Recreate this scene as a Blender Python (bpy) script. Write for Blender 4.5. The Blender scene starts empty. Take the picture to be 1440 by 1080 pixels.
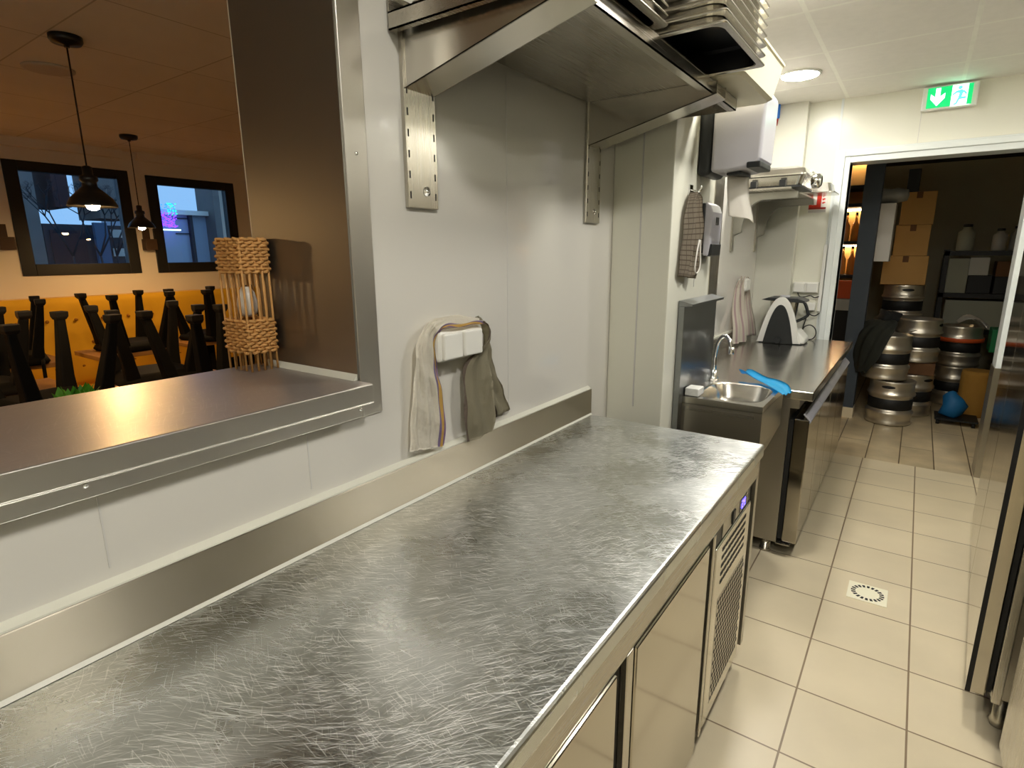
import bpy, bmesh, math, random
from mathutils import Vector, Matrix
random.seed(7)
SC = bpy.context.scene
COL = SC.collection
PI = math.pi

# ------------------------------------------------------------------ colours and materials
def lin(c):
    return tuple((v/255/12.92) if v/255 <= 0.04045 else ((v/255+0.055)/1.055)**2.4 for v in c)+(1.0,)

def newmat(name):
    m = bpy.data.materials.new(name); m.use_nodes = True
    nt = m.node_tree
    return m, nt, nt.nodes['Principled BSDF']

def mat(name, col, rough=.5, metal=0., spec=.5, var=0., vscale=8., bump=0., bscale=60., trans=0., ior=1.45, coat=0., sheen=0., rvar=0.):
    m, nt, b = newmat(name)
    c = lin(col)
    b.inputs['Base Color'].default_value = c
    b.inputs['Roughness'].default_value = rough
    b.inputs['Metallic'].default_value = metal
    b.inputs['Specular IOR Level'].default_value = spec
    b.inputs['Transmission Weight'].default_value = trans
    b.inputs['IOR'].default_value = ior
    b.inputs['Coat Weight'].default_value = coat
    b.inputs['Sheen Weight'].default_value = sheen
    tc = nt.nodes.new('ShaderNodeTexCoord')
    if var or rvar:
        n = nt.nodes.new('ShaderNodeTexNoise'); n.inputs['Scale'].default_value = vscale; n.inputs['Detail'].default_value = 4
        nt.links.new(tc.outputs['Object'], n.inputs['Vector'])
        if var:
            mx = nt.nodes.new('ShaderNodeMix'); mx.data_type = 'RGBA'
            mx.inputs[6].default_value = tuple(v*(1-var) for v in c[:3])+(1,)
            mx.inputs[7].default_value = tuple(min(1, v*(1+var)) for v in c[:3])+(1,)
            nt.links.new(n.outputs['Fac'], mx.inputs[0]); nt.links.new(mx.outputs[2], b.inputs['Base Color'])
        if rvar:
            r = nt.nodes.new('ShaderNodeMapRange'); r.inputs[1].default_value = .3; r.inputs[2].default_value = .7
            r.inputs[3].default_value = max(0, rough-rvar); r.inputs[4].default_value = rough+rvar
            nt.links.new(n.outputs['Fac'], r.inputs[0]); nt.links.new(r.outputs[0], b.inputs['Roughness'])
    if bump:
        n2 = nt.nodes.new('ShaderNodeTexNoise'); n2.inputs['Scale'].default_value = bscale; n2.inputs['Detail'].default_value = 3
        nt.links.new(tc.outputs['Object'], n2.inputs['Vector'])
        bp = nt.nodes.new('ShaderNodeBump'); bp.inputs['Strength'].default_value = bump; bp.inputs['Distance'].default_value = .01
        nt.links.new(n2.outputs['Fac'], bp.inputs['Height']); nt.links.new(bp.outputs['Normal'], b.inputs['Normal'])
    return m

def emit(name, col, strength):
    m, nt, b = newmat(name)
    b.inputs['Base Color'].default_value = lin(col)
    b.inputs['Emission Color'].default_value = lin(col)
    b.inputs['Emission Strength'].default_value = strength
    return m

def steel(name, col=(178, 174, 164), rough=.28, axis='x', amt=.012, bump=.0):
    """brushed stainless: fine grain stretched along one axis"""
    m, nt, b = newmat(name)
    b.inputs['Metallic'].default_value = 1
    tc = nt.nodes.new('ShaderNodeTexCoord'); mp = nt.nodes.new('ShaderNodeMapping')
    s = {'x': (4, 900, 900), 'y': (900, 4, 900), 'z': (900, 900, 4)}[axis]
    mp.inputs['Scale'].default_value = s
    n = nt.nodes.new('ShaderNodeTexNoise'); n.inputs['Scale'].default_value = 1; n.inputs['Detail'].default_value = 2
    nt.links.new(tc.outputs['Object'], mp.inputs['Vector']); nt.links.new(mp.outputs['Vector'], n.inputs['Vector'])
    n2 = nt.nodes.new('ShaderNodeTexNoise'); n2.inputs['Scale'].default_value = 2.5; n2.inputs['Detail'].default_value = 3
    nt.links.new(tc.outputs['Object'], n2.inputs['Vector'])
    ad = nt.nodes.new('ShaderNodeMath'); ad.operation = 'ADD'
    nt.links.new(n.outputs['Fac'], ad.inputs[0]); nt.links.new(n2.outputs['Fac'], ad.inputs[1])
    r = nt.nodes.new('ShaderNodeMapRange'); r.inputs[1].default_value = .6; r.inputs[2].default_value = 1.4
    r.inputs[3].default_value = max(.03, rough-amt); r.inputs[4].default_value = rough+amt
    nt.links.new(ad.outputs[0], r.inputs[0]); nt.links.new(r.outputs[0], b.inputs['Roughness'])
    c = lin(col); mx = nt.nodes.new('ShaderNodeMix'); mx.data_type = 'RGBA'
    mx.inputs[6].default_value = tuple(v*.99 for v in c[:3])+(1,); mx.inputs[7].default_value = tuple(min(1, v*1.01) for v in c[:3])+(1,)
    nt.links.new(n.outputs['Fac'], mx.inputs[0]); nt.links.new(mx.outputs[2], b.inputs['Base Color'])
    return m

def scratched_steel(name, base, mark, rough, layers, dens=.60, metal=1.):
    """stainless top worn by countless fine curved scratches"""
    m, nt, b = newmat(name); L = nt.links
    b.inputs['Metallic'].default_value = 1
    tc = nt.nodes.new('ShaderNodeTexCoord')
    wn = nt.nodes.new('ShaderNodeTexNoise'); wn.inputs['Scale'].default_value = 2.2; wn.inputs['Detail'].default_value = 1
    L.new(tc.outputs['Object'], wn.inputs['Vector'])
    sb = nt.nodes.new('ShaderNodeVectorMath'); sb.operation = 'SUBTRACT'; sb.inputs[1].default_value = (.5, .5, .5)
    L.new(wn.outputs['Color'], sb.inputs[0])
    sc = nt.nodes.new('ShaderNodeVectorMath'); sc.operation = 'SCALE'; sc.inputs['Scale'].default_value = .22
    L.new(sb.outputs[0], sc.inputs[0])
    ad = nt.nodes.new('ShaderNodeVectorMath'); ad.operation = 'ADD'
    L.new(tc.outputs['Object'], ad.inputs[0]); L.new(sc.outputs[0], ad.inputs[1])
    total = None
    for i, (ang, sx, sy, lo, hi, wgt) in enumerate(layers):
        rt = nt.nodes.new('ShaderNodeMapping'); rt.inputs['Rotation'].default_value = (0, 0, math.radians(ang)); rt.inputs['Location'].default_value = (i*3.1, i*1.7, 0)
        L.new(ad.outputs[0], rt.inputs['Vector'])
        mp = nt.nodes.new('ShaderNodeMapping'); mp.inputs['Scale'].default_value = (sx, sy, 1)
        L.new(rt.outputs['Vector'], mp.inputs['Vector'])
        n = nt.nodes.new('ShaderNodeTexNoise'); n.noise_dimensions = '2D'; n.inputs['Scale'].default_value = 1; n.inputs['Detail'].default_value = 1.5
        L.new(mp.outputs['Vector'], n.inputs['Vector'])
        r = nt.nodes.new('ShaderNodeMapRange'); r.inputs[1].default_value = lo; r.inputs[2].default_value = hi; r.inputs[3].default_value = 0; r.inputs[4].default_value = wgt
        L.new(n.outputs['Fac'], r.inputs[0])
        if total is None: total = r.outputs[0]
        else:
            a2 = nt.nodes.new('ShaderNodeMath'); a2.operation = 'ADD'; L.new(total, a2.inputs[0]); L.new(r.outputs[0], a2.inputs[1]); total = a2.outputs[0]
    pn = nt.nodes.new('ShaderNodeTexNoise'); pn.inputs['Scale'].default_value = 3.5; pn.inputs['Detail'].default_value = 5
    L.new(tc.outputs['Object'], pn.inputs['Vector'])
    pm = nt.nodes.new('ShaderNodeMapRange'); pm.inputs[1].default_value = .35; pm.inputs[2].default_value = dens; pm.inputs[3].default_value = .3; pm.inputs[4].default_value = 1
    L.new(pn.outputs['Fac'], pm.inputs[0])
    mu = nt.nodes.new('ShaderNodeMath'); mu.operation = 'MULTIPLY'; mu.use_clamp = True; L.new(total, mu.inputs[0])
    ge = nt.nodes.new('ShaderNodeNewGeometry'); gx = nt.nodes.new('ShaderNodeSeparateXYZ'); L.new(ge.outputs['Normal'], gx.inputs[0])
    gm = nt.nodes.new('ShaderNodeMapRange'); gm.inputs[1].default_value = .7; gm.inputs[2].default_value = .95; L.new(gx.outputs[2], gm.inputs[0])
    g2 = nt.nodes.new('ShaderNodeMath'); g2.operation = 'MULTIPLY'; L.new(gm.outputs[0], g2.inputs[0]); L.new(pm.outputs[0], g2.inputs[1]); L.new(g2.outputs[0], mu.inputs[1])
    mx = nt.nodes.new('ShaderNodeMix'); mx.data_type = 'RGBA'; mx.inputs[6].default_value = lin(base); mx.inputs[7].default_value = lin(mark)
    L.new(mu.outputs[0], mx.inputs[0]); L.new(mx.outputs[2], b.inputs['Base Color'])
    rr = nt.nodes.new('ShaderNodeMapRange'); rr.inputs[3].default_value = rough; rr.inputs[4].default_value = min(1, rough+.09)
    L.new(mu.outputs[0], rr.inputs[0]); 
    rn = nt.nodes.new('ShaderNodeMath'); rn.operation = 'MULTIPLY_ADD'; rn.inputs[1].default_value = .22; rn.inputs[2].default_value = -.10
    L.new(pn.outputs['Fac'], rn.inputs[0])
    ra = nt.nodes.new('ShaderNodeMath'); ra.operation = 'ADD'; L.new(rr.outputs[0], ra.inputs[0]); L.new(rn.outputs[0], ra.inputs[1])
    L.new(ra.outputs[0], b.inputs['Roughness'])
    mm = nt.nodes.new('ShaderNodeMapRange'); mm.inputs[3].default_value = metal; mm.inputs[4].default_value = .72
    L.new(mu.outputs[0], mm.inputs[0]); L.new(mm.outputs[0], b.inputs['Metallic'])
    bp = nt.nodes.new('ShaderNodeBump'); bp.inputs['Strength'].default_value = .12; bp.inputs['Distance'].default_value = .002
    L.new(mu.outputs[0], bp.inputs['Height']); L.new(bp.outputs['Normal'], b.inputs['Normal'])
    return m

def brickmat(name, c1, c2, mortar, w, h, ms, off, loc, rough, axis=(0, 0, 0), bump=.3, var=.06, vs=3., spec=.5, bias=0., dirt=None):
    m, nt, b = newmat(name); L = nt.links
    tc = nt.nodes.new('ShaderNodeTexCoord'); mp = nt.nodes.new('ShaderNodeMapping')
    mp.inputs['Location'].default_value = loc; mp.inputs['Rotation'].default_value = axis
    L.new(tc.outputs['Object'], mp.inputs['Vector'])
    br = nt.nodes.new('ShaderNodeTexBrick'); br.offset = off; br.squash = 1
    br.inputs['Scale'].default_value = 1; br.inputs['Brick Width'].default_value = w; br.inputs['Row Height'].default_value = h
    br.inputs['Mortar Size'].default_value = ms; br.inputs['Mortar Smooth'].default_value = .2; br.inputs['Bias'].default_value = bias
    br.inputs['Color1'].default_value = lin(c1); br.inputs['Color2'].default_value = lin(c2); br.inputs['Mortar'].default_value = lin(mortar)
    L.new(mp.outputs['Vector'], br.inputs['Vector'])
    n = nt.nodes.new('ShaderNodeTexNoise'); n.inputs['Scale'].default_value = vs; n.inputs['Detail'].default_value = 6
    L.new(tc.outputs['Object'], n.inputs['Vector'])
    r = nt.nodes.new('ShaderNodeMapRange'); r.inputs[1].default_value = .3; r.inputs[2].default_value = .7; r.inputs[3].default_value = 1-var; r.inputs[4].default_value = 1+var*.4
    L.new(n.outputs['Fac'], r.inputs[0])
    mx = nt.nodes.new('ShaderNodeMix'); mx.data_type = 'RGBA'; mx.blend_type = 'MULTIPLY'; mx.inputs[0].default_value = 1
    L.new(br.outputs['Color'], mx.inputs[6]); L.new(r.outputs[0], mx.inputs[7]); L.new(mx.outputs[2], b.inputs['Base Color'])
    b.inputs['Roughness'].default_value = rough; b.inputs['Specular IOR Level'].default_value = spec
    bp = nt.nodes.new('ShaderNodeBump'); bp.inputs['Strength'].default_value = bump; bp.inputs['Distance'].default_value = .003; bp.invert = True
    L.new(br.outputs['Fac'], bp.inputs['Height']); L.new(bp.outputs['Normal'], b.inputs['Normal'])
    return m

def stripemat(name, base, stripes, axis=0, rough=.85, bump=.25):
    """cloth with coloured stripes; stripes = [(lo, hi, colour)] along one UV axis"""
    m, nt, b = newmat(name); L = nt.links
    uv = nt.nodes.new('ShaderNodeUVMap'); sx = nt.nodes.new('ShaderNodeSeparateXYZ'); L.new(uv.outputs['UV'], sx.inputs[0])
    cur = None
    for lo, hi, c in stripes:
        a = nt.nodes.new('ShaderNodeMath'); a.operation = 'GREATER_THAN'; a.inputs[1].default_value = lo; L.new(sx.outputs[axis], a.inputs[0])
        d = nt.nodes.new('ShaderNodeMath'); d.operation = 'LESS_THAN'; d.inputs[1].default_value = hi; L.new(sx.outputs[axis], d.inputs[0])
        e = nt.nodes.new('ShaderNodeMath'); e.operation = 'MULTIPLY'; L.new(a.outputs[0], e.inputs[0]); L.new(d.outputs[0], e.inputs[1])
        mx = nt.nodes.new('ShaderNodeMix'); mx.data_type = 'RGBA'
        if cur is None: mx.inputs[6].default_value = lin(base)
        else: L.new(cur, mx.inputs[6])
        mx.inputs[7].default_value = lin(c); L.new(e.outputs[0], mx.inputs[0]); cur = mx.outputs[2]
    if cur: L.new(cur, b.inputs['Base Color'])
    else: b.inputs['Base Color'].default_value = lin(base)
    b.inputs['Roughness'].default_value = rough; b.inputs['Specular IOR Level'].default_value = .2
    tc = nt.nodes.new('ShaderNodeTexCoord'); n = nt.nodes.new('ShaderNodeTexNoise'); n.inputs['Scale'].default_value = 45; n.inputs['Detail'].default_value = 3
    L.new(tc.outputs['Object'], n.inputs['Vector'])
    bp = nt.nodes.new('ShaderNodeBump'); bp.inputs['Strength'].default_value = bump; bp.inputs['Distance'].default_value = .01
    L.new(n.outputs['Fac'], bp.inputs['Height']); L.new(bp.outputs['Normal'], b.inputs['Normal'])
    return m

def checkmat(name, a, bcol, n):
    m, nt, b = newmat(name); L = nt.links
    uv = nt.nodes.new('ShaderNodeUVMap')
    br = nt.nodes.new('ShaderNodeTexBrick'); br.offset = 0; br.inputs['Scale'].default_value = n; br.inputs['Brick Width'].default_value = 1; br.inputs['Row Height'].default_value = .45
    br.inputs['Mortar Size'].default_value = .05; br.inputs['Color1'].default_value = lin(a); br.inputs['Color2'].default_value = lin(a); br.inputs['Mortar'].default_value = lin(bcol)
    L.new(uv.outputs['UV'], br.inputs['Vector']); L.new(br.outputs['Color'], b.inputs['Base Color']); b.inputs['Roughness'].default_value = .9
    return m

M = {}
M['pvc'] = mat('white_wall_panel', (216, 212, 203), .07, spec=.6, coat=.3)
M['pvc_far'] = mat('ivory_wall_panel', (230, 228, 212), .26, spec=.45)
M['joint'] = mat('wall_joint', (205, 202, 196), .3)
M['pvc_col'] = mat('column_panel', (214, 212, 198), .3)
M['caulk'] = mat('sealant', (206, 204, 190), .4)
M['steel'] = steel('brushed_steel', (182, 177, 167), .27, 'y')
M['steel_z'] = steel('brushed_steel_upright', (192, 187, 176), .27, 'z')
M['steel_dark'] = steel('dull_steel', (176, 171, 160), .3, 'y')
M['steel_smooth'] = steel('smooth_steel', (212, 208, 198), .22, 'x', .03)  # paler, smoother stainless
M['steel_soft'] = mat('satin_steel', (146, 142, 135), .42, 1.)
M['steel_arm'] = mat('bracket_steel', (160, 158, 150), .3, 1.)
M['steel_plate'] = mat('satin_steel_plate', (196, 192, 184), .36, 1.)
M['steel_bs'] = mat('backsplash_steel', (168, 160, 144), .42, 1.)
_b = M['steel_bs'].node_tree.nodes['Principled BSDF']; _b.inputs['Anisotropic'].default_value = .97
_tg = M['steel_bs'].node_tree.nodes.new('ShaderNodeUVMap'); _tn = M['steel_bs'].node_tree.nodes.new('ShaderNodeTangent'); _tn.direction_type = 'UV_MAP'; _tn.uv_map = 'UVMap'
M['steel_bs'].node_tree.links.new(_tn.outputs[0], _b.inputs['Tangent'])
M['steel_spl'] = mat('splash_steel', (138, 140, 141), .3, 1.)
M['steel_mir'] = steel('polished_door_steel', (174, 167, 153), .12, 'z', .03)
M['chrome'] = mat('chrome', (225, 225, 225), .07, 1.)
LAY = [(-44, 16, 400, .648, .715, .95), (-30, 20, 440, .657, .72, .9), (-58, 18, 420, .662, .725, .85), (-12, 20, 460, .675, .74, .7), (-38, 6, 520, .665, .725, 1), (10, 11, 480, .68, .74, .7), (-75, 24, 440, .685, .75, .6), (35, 26, 400, .695, .76, .6)]
M['worktop'] = scratched_steel('scratched_worktop_steel', (200, 203, 200), (255, 255, 253), .27, LAY, .62)
M['sill'] = scratched_steel('worn_pass_steel', (186, 178, 172), (220, 214, 208), .36, [(70, 20, 300, .64, .72, .4), (20, 14, 300, .64, .72, .4), (120, 25, 300, .66, .72, .4)], .75, .75)
M['white'] = mat('white_plastic', (232, 230, 222), .32)
M['frame_white'] = mat('white_lacquer', (226, 230, 226), .35)
M['grey_pl'] = mat('grey_plastic', (186, 184, 190), .28, coat=.2)
M['lgrey_pl'] = mat('pale_grey_plastic', (205, 203, 208), .3)
M['black_pl'] = mat('black_plastic', (30, 32, 33), .4)
M['gasket'] = mat('black_gasket', (18, 17, 15), .6)
M['dark_gap'] = mat('dark_interior', (28, 24, 18), .7)
M['cream_pl'] = mat('cream_polyethylene', (246, 240, 212), .35, trans=.0, var=.03, vscale=4)
M['tile'] = brickmat('floor_tile', (222, 207, 175), (217, 202, 170), (140, 120, 94), .331, .331, .0035, 0, (.174, -2.695+.331*20, 0), .34, var=.10, vs=2.2, bump=.35)
M['plank'] = brickmat('wood_look_tile', (208, 188, 150), (194, 174, 136), (104, 86, 62), 1.2, .215, .004, .5, (.0, -.055, 0), .38, axis=(0, 0, PI/2), var=.22, vs=5)
M['ceil'] = brickmat('ceiling_tile', (242, 238, 230), (240, 236, 228), (250, 248, 238), .645, .66, .012, 0, (.565, -3.13+6.6, 0), .8, var=.03, vs=20, bump=.25)
M['ceil_dining'] = brickmat('dining_ceiling', (232, 226, 214), (228, 222, 210), (190, 182, 168), .62, .62, .004, 0, (.1, .2, 0), .85, var=.04, bump=.2)
M['cream_wall'] = mat('cream_paint', (232, 222, 204), .7, var=.05, vscale=2)
M['dark_wall'] = mat('storeroom_paint', (172, 168, 144), .8, var=.1, vscale=2)
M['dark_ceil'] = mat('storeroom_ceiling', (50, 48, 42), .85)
M['dining_floor'] = mat('dining_floor', (95, 72, 50), .5, var=.15)
M['win_black'] = mat('black_window_frame', (22, 21, 20), .45)
M['glass'] = mat('window_glass', (255, 255, 255), .0, trans=1., ior=1.45)
M['mustard'] = mat('mustard_upholstery', (226, 172, 30), .75, sheen=.2, var=.10, vscale=3, bump=.1, bscale=30)
M['mustard_d'] = mat('mustard_seat', (214, 158, 28), .75, var=.08, bump=.1, bscale=25)
M['tuft'] = mat('tuft_button', (150, 98, 14), .7)
M['chair'] = mat('black_chair_shell', (9, 8, 7), .75, spec=.2)
M['chair_cap'] = mat('black_rubber', (14, 12, 10), .6)
M['wood'] = mat('table_oak', (176, 126, 66), .45, var=.12, vscale=6)
M['lampblk'] = mat('black_enamel', (20, 19, 17), .35)
M['bulb'] = emit('warm_bulb', (255, 206, 140), 175)
M['sconce'] = mat('brown_sconce', (70, 50, 32), .5)
M['sconce2'] = mat('tan_disc', (196, 186, 170), .6)
M['wicker'] = mat('wicker', (206, 152, 88), .6, var=.25, vscale=40)
M['paper'] = mat('frosted_glass', (225, 215, 200), .3)
M['leaf'] = mat('green_leaf', (80, 150, 40), .5, var=.3, vscale=20)
M['pot'] = mat('grey_pot', (60, 58, 56), .6)
M['led'] = emit('ceiling_led', (255, 252, 244), 61)
M['led_fill'] = emit('storeroom_fill', (255, 244, 222), 3.5)  # glow of the added storeroom lamp
M['red'] = mat('red_sign', (214, 52, 30), .45)
M['red2'] = mat('dark_red_sign', (160, 40, 28), .45)
M['sgn_white'] = mat('sign_white', (235, 230, 220), .45)
M['sgn_grey'] = mat('sign_grey', (190, 186, 178), .5)
M['ex_green'] = emit('exit_green', (0, 150, 80), .75)
M['ex_white'] = emit('exit_white', (205, 255, 230), 1.1)
M['ex_pale'] = emit('exit_pale_green', (70, 215, 150), .9)
M['blue_pl'] = mat('blue_plastic', (30, 110, 205), .4)
M['glove'] = mat('blue_nitrile', (45, 175, 225), .45)
M['sponge'] = mat('white_melamine', (238, 236, 228), .8, bump=.2, bscale=90)
M['cable'] = mat('black_cable', (32, 30, 28), .5)
M['orange'] = mat('orange_band', (205, 84, 30), .6)
M['card'] = mat('cardboard', (190, 146, 84), .8, var=.1, vscale=6)
M['card_d'] = mat('brown_cardboard', (104, 70, 40), .8, var=.12)
M['boxw'] = mat('white_box', (186, 184, 174), .7)
M['boxg'] = mat('grey_box', (156, 156, 138), .7)
M['keg'] = mat('keg_steel', (214, 206, 190), .36, .92, rvar=.06, vscale=12, var=.04)
M['jacket'] = mat('dark_green_cloth', (62, 63, 55), .9, var=.15, vscale=9, bump=.4, bscale=18)
M['jacket_d'] = mat('black_cloth', (18, 18, 17), .9, bump=.3, bscale=20)
M['pillar'] = mat('slate_paint', (58, 66, 74), .6, var=.08)
M['rack'] = mat('black_rack', (20, 20, 19), .55)
M['green_pl'] = mat('green_crate', (10, 110, 62), .45)
M['blue_bag'] = mat('blue_bag', (16, 92, 140), .6)
M['plastic_bag'] = mat('clear_film', (150, 148, 140), .3)
M['sack'] = mat('paper_sack', (160, 116, 44), .85, var=.1, bump=.4, bscale=14)
M['amber'] = mat('amber_bottle', (226, 176, 110), .10, trans=.3)
M['warmstrip'] = emit('warm_shelf_light', (255, 226, 180), 10)
M['disp'] = mat('display_black', (22, 22, 24), .25)
M['digit'] = emit('blue_digits', (50, 40, 255), 9)
M['facade'] = mat('white_facade', (170, 180, 196), .8)
M['facade_b'] = mat('brown_shutter', (58, 40, 44), .8)
M['stone'] = mat('stone_pier', (116, 112, 108), .85, var=.2, vscale=5)
M['hedge'] = mat('dusk_hedge', (40, 44, 50), .9, var=.3)
M['garage'] = mat('grey_doors', (54, 52, 58), .7)
M['asphalt'] = mat('asphalt', (60, 60, 64), .9)
M['bluedoor'] = mat('blue_hoarding', (70, 100, 130), .6)
M['led_v'] = emit('violet_led', (120, 60, 255), .9)
M['led_b'] = emit('blue_led', (40, 120, 255), .8)
M['led_g'] = emit('green_led', (40, 230, 160), .6)
M['towel'] = stripemat('striped_towel', (242, 236, 222), [(.80, .845, (150, 134, 172)), (.845, .955, (228, 192, 112)), (.955, 1.01, (150, 124, 160))], bump=.5)
M['towel2'] = stripemat('plain_towel', (168, 160, 136), [(.93, 1.01, (118, 104, 92))])
M['towel3'] = stripemat('pink_towel', (236, 228, 214), [(.10, .16, (206, 180, 178)), (.34, .40, (212, 188, 184)), (.60, .66, (206, 180, 178)), (.84, .9, (212, 188, 184))])
M['check'] = checkmat('checked_cloth', (160, 148, 130), (112, 98, 84), 9)

# ------------------------------------------------------------------ mesh helpers
def box(bm, x0, x1, y0, y1, z0, z1, mi=0):
    v = [bm.verts.new(p) for p in ((x0, y0, z0), (x1, y0, z0), (x1, y1, z0), (x0, y1, z0), (x0, y0, z1), (x1, y0, z1), (x1, y1, z1), (x0, y1, z1))]
    for f in ((3, 2, 1, 0), (4, 5, 6, 7), (0, 1, 5, 4), (1, 2, 6, 5), (2, 3, 7, 6), (3, 0, 4, 7)):
        bm.faces.new([v[i] for i in f]).material_index = mi
    return bm

def B(*a):
    bm = bmesh.new()
    if a: box(bm, *a)
    return bm

def prism(bm, pts, axis, a, b, mi=0):
    """polygon pts in the two other axes (order x,y,z minus axis), extruded a..b along axis"""
    def mk(p, t):
        return {'x': (t, p[0], p[1]), 'y': (p[0], t, p[1]), 'z': (p[0], p[1], t)}[axis]
    A = [bm.verts.new(mk(p, a)) for p in pts]; Bv = [bm.verts.new(mk(p, b)) for p in pts]
    n = len(pts)
    bm.faces.new(A).material_index = mi; bm.faces.new(Bv[::-1]).material_index = mi
    for i in range(n):
        bm.faces.new([A[i], Bv[i], Bv[(i+1) % n], A[(i+1) % n]]).material_index = mi
    return bm

def lathe(bm, prof, seg=32, c=(0, 0, 0), axis='z', smooth=True, mi=0):
    rings = []
    for r, h in prof:
        ring = []
        for i in range(seg):
            t = 2*PI*i/seg; u, v = r*math.cos(t), r*math.sin(t)
            p = {'z': (u, v, h), 'x': (h, u, v), 'y': (v, h, u)}[axis]
            ring.append(bm.verts.new((p[0]+c[0], p[1]+c[1], p[2]+c[2])))
        rings.append(ring)
    for k in range(len(rings)-1):
        for i in range(seg):
            f = bm.faces.new([rings[k][i], rings[k][(i+1) % seg], rings[k+1][(i+1) % seg], rings[k+1][i]]); f.smooth = smooth; f.material_index = mi
    bm.faces.new(rings[0][::-1]).material_index = mi; bm.faces.new(rings[-1]).material_index = mi
    return bm

def tube(bm, pts, r, seg=8, mi=0):
    pts = [Vector(p) for p in pts]; n = len(pts); rings = []
    rr = r if isinstance(r, (list, tuple)) else [r]*n
    up = Vector((0, 0, 1))
    prev = None
    for i, p in enumerate(pts):
        t = (pts[min(i+1, n-1)]-pts[max(i-1, 0)]).normalized()
        if prev is None:
            a = t.cross(up)
            if a.length < 1e-3: a = t.cross(Vector((1, 0, 0)))
        else:
            a = prev - t*prev.dot(t)
        a.normalize(); prev = a; b = t.cross(a)
        rings.append([bm.verts.new(p+(a*math.cos(2*PI*k/seg)+b*math.sin(2*PI*k/seg))*rr[i]) for k in range(seg)])
    for k in range(n-1):
        for i in range(seg):
            f = bm.faces.new([rings[k][i], rings[k][(i+1) % seg], rings[k+1][(i+1) % seg], rings[k+1][i]]); f.smooth = True; f.material_index = mi
    bm.faces.new(rings[0][::-1]); bm.faces.new(rings[-1])
    return bm

def smoothpath(pts, k=6):
    """Catmull-Rom through pts"""
    P = [Vector(p) for p in pts]; out = []
    for i in range(len(P)-1):
        p0, p1, p2, p3 = P[max(i-1, 0)], P[i], P[i+1], P[min(i+2, len(P)-1)]
        for j in range(k):
            t = j/k
            out.append(.5*((2*p1)+(p2-p0)*t+(2*p0-5*p1+4*p2-p3)*t*t+(3*p1-p0-3*p2+p3)*t**3))
    out.append(P[-1]); return out

def sheet(rows, nu=14, sub=4, fold=None, th=.003):
    """cloth: rows of (left, right) points, made into a thick wrinkled surface with UVs; fold(u, v) -> offset along the normal"""
    A = smoothpath([r[0] for r in rows], sub); C = smoothpath([r[1] for r in rows], sub)
    bm = bmesh.new(); uvl = bm.loops.layers.uv.new('UVMap'); n = len(A); g = []
    for i in range(n):
        row = []
        for j in range(nu+1):
            u = j/nu; p = A[i].lerp(C[i], u); row.append(p)
        g.append(row)
    vs = []
    for i in range(n):
        row = []
        for j in range(nu+1):
            du = g[i][min(j+1, nu)]-g[i][max(j-1, 0)]; dv = g[min(i+1, n-1)][j]-g[max(i-1, 0)][j]
            nn = du.cross(dv)
            if nn.length > 1e-9: nn.normalize()
            o = fold(j/nu, i/(n-1)) if fold else 0
            row.append(bm.verts.new(g[i][j]+nn*o))
        vs.append(row)
    for i in range(n-1):
        for j in range(nu):
            f = bm.faces.new([vs[i][j], vs[i][j+1], vs[i+1][j+1], vs[i+1][j]]); f.smooth = True
            for l, (a, b) in zip(f.loops, ((i, j), (i, j+1), (i+1, j+1), (i+1, j))):
                l[uvl].uv = (b/nu, a/(n-1))
    bmesh.ops.solidify(bm, geom=bm.faces[:], thickness=th)
    return bm

ORG = {}
def obj(name, bm, m, parent=None, loc=None, bev=0., seg=2, wn=True):
    """link one bmesh (built in world coordinates) as ONE object; origin at loc or at its parent's origin"""
    bmesh.ops.recalc_face_normals(bm, faces=bm.faces[:])
    if parent is not None: o0 = ORG[parent.name]
    else: o0 = Vector(loc) if loc is not None else Vector((0, 0, 0))
    if o0.length: bmesh.ops.translate(bm, verts=bm.verts[:], vec=-o0)
    me = bpy.data.meshes.new(name); bm.to_mesh(me); bm.free()
    for mm in (m if isinstance(m, (list, tuple)) else [m]): me.materials.append(M[mm] if isinstance(mm, str) else mm)
    o = bpy.data.objects.new(name, me); COL.objects.link(o)
    if parent is not None: o.parent = parent
    else: o.location = o0
    ORG[o.name] = o0.copy()
    if bev:
        md = o.modifiers.new('soft_edge', 'BEVEL'); md.width = bev; md.segments = seg; md.limit_method = 'ANGLE'; md.angle_limit = math.radians(35)
        md.harden_normals = False
    return o

def tag(o, label, cat, group=None, kind=None):
    o['label'] = label; o['category'] = cat
    if group: o['group'] = group
    if kind: o['kind'] = kind
    return o

def thing(name, label, cat, loc=(0, 0, 0), group=None):
    o = bpy.data.objects.new(name, None); COL.objects.link(o); o.location = loc; o.empty_display_size = .05
    ORG[o.name] = Vector(loc)
    return tag(o, label, cat, group)

def struct(name, bm, m, parent=None, bev=0.):
    o = obj(name, bm, m, parent, bev=bev)
    if parent is None: o['kind'] = 'structure'
    return o

def dup(root, loc, rotz=None, label=None):
    c = root.copy(); COL.objects.link(c); c.location = loc
    if rotz is not None: c.rotation_euler = (0, 0, rotz)
    if label: c['label'] = label
    for ch in list(root.children):
        d = ch.copy(); COL.objects.link(d); d.parent = c
        for g in list(ch.children):
            e = g.copy(); COL.objects.link(e); e.parent = d
    return c

def plist(label_objs, label): 
    label_objs['label'] = label; return label_objs

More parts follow.
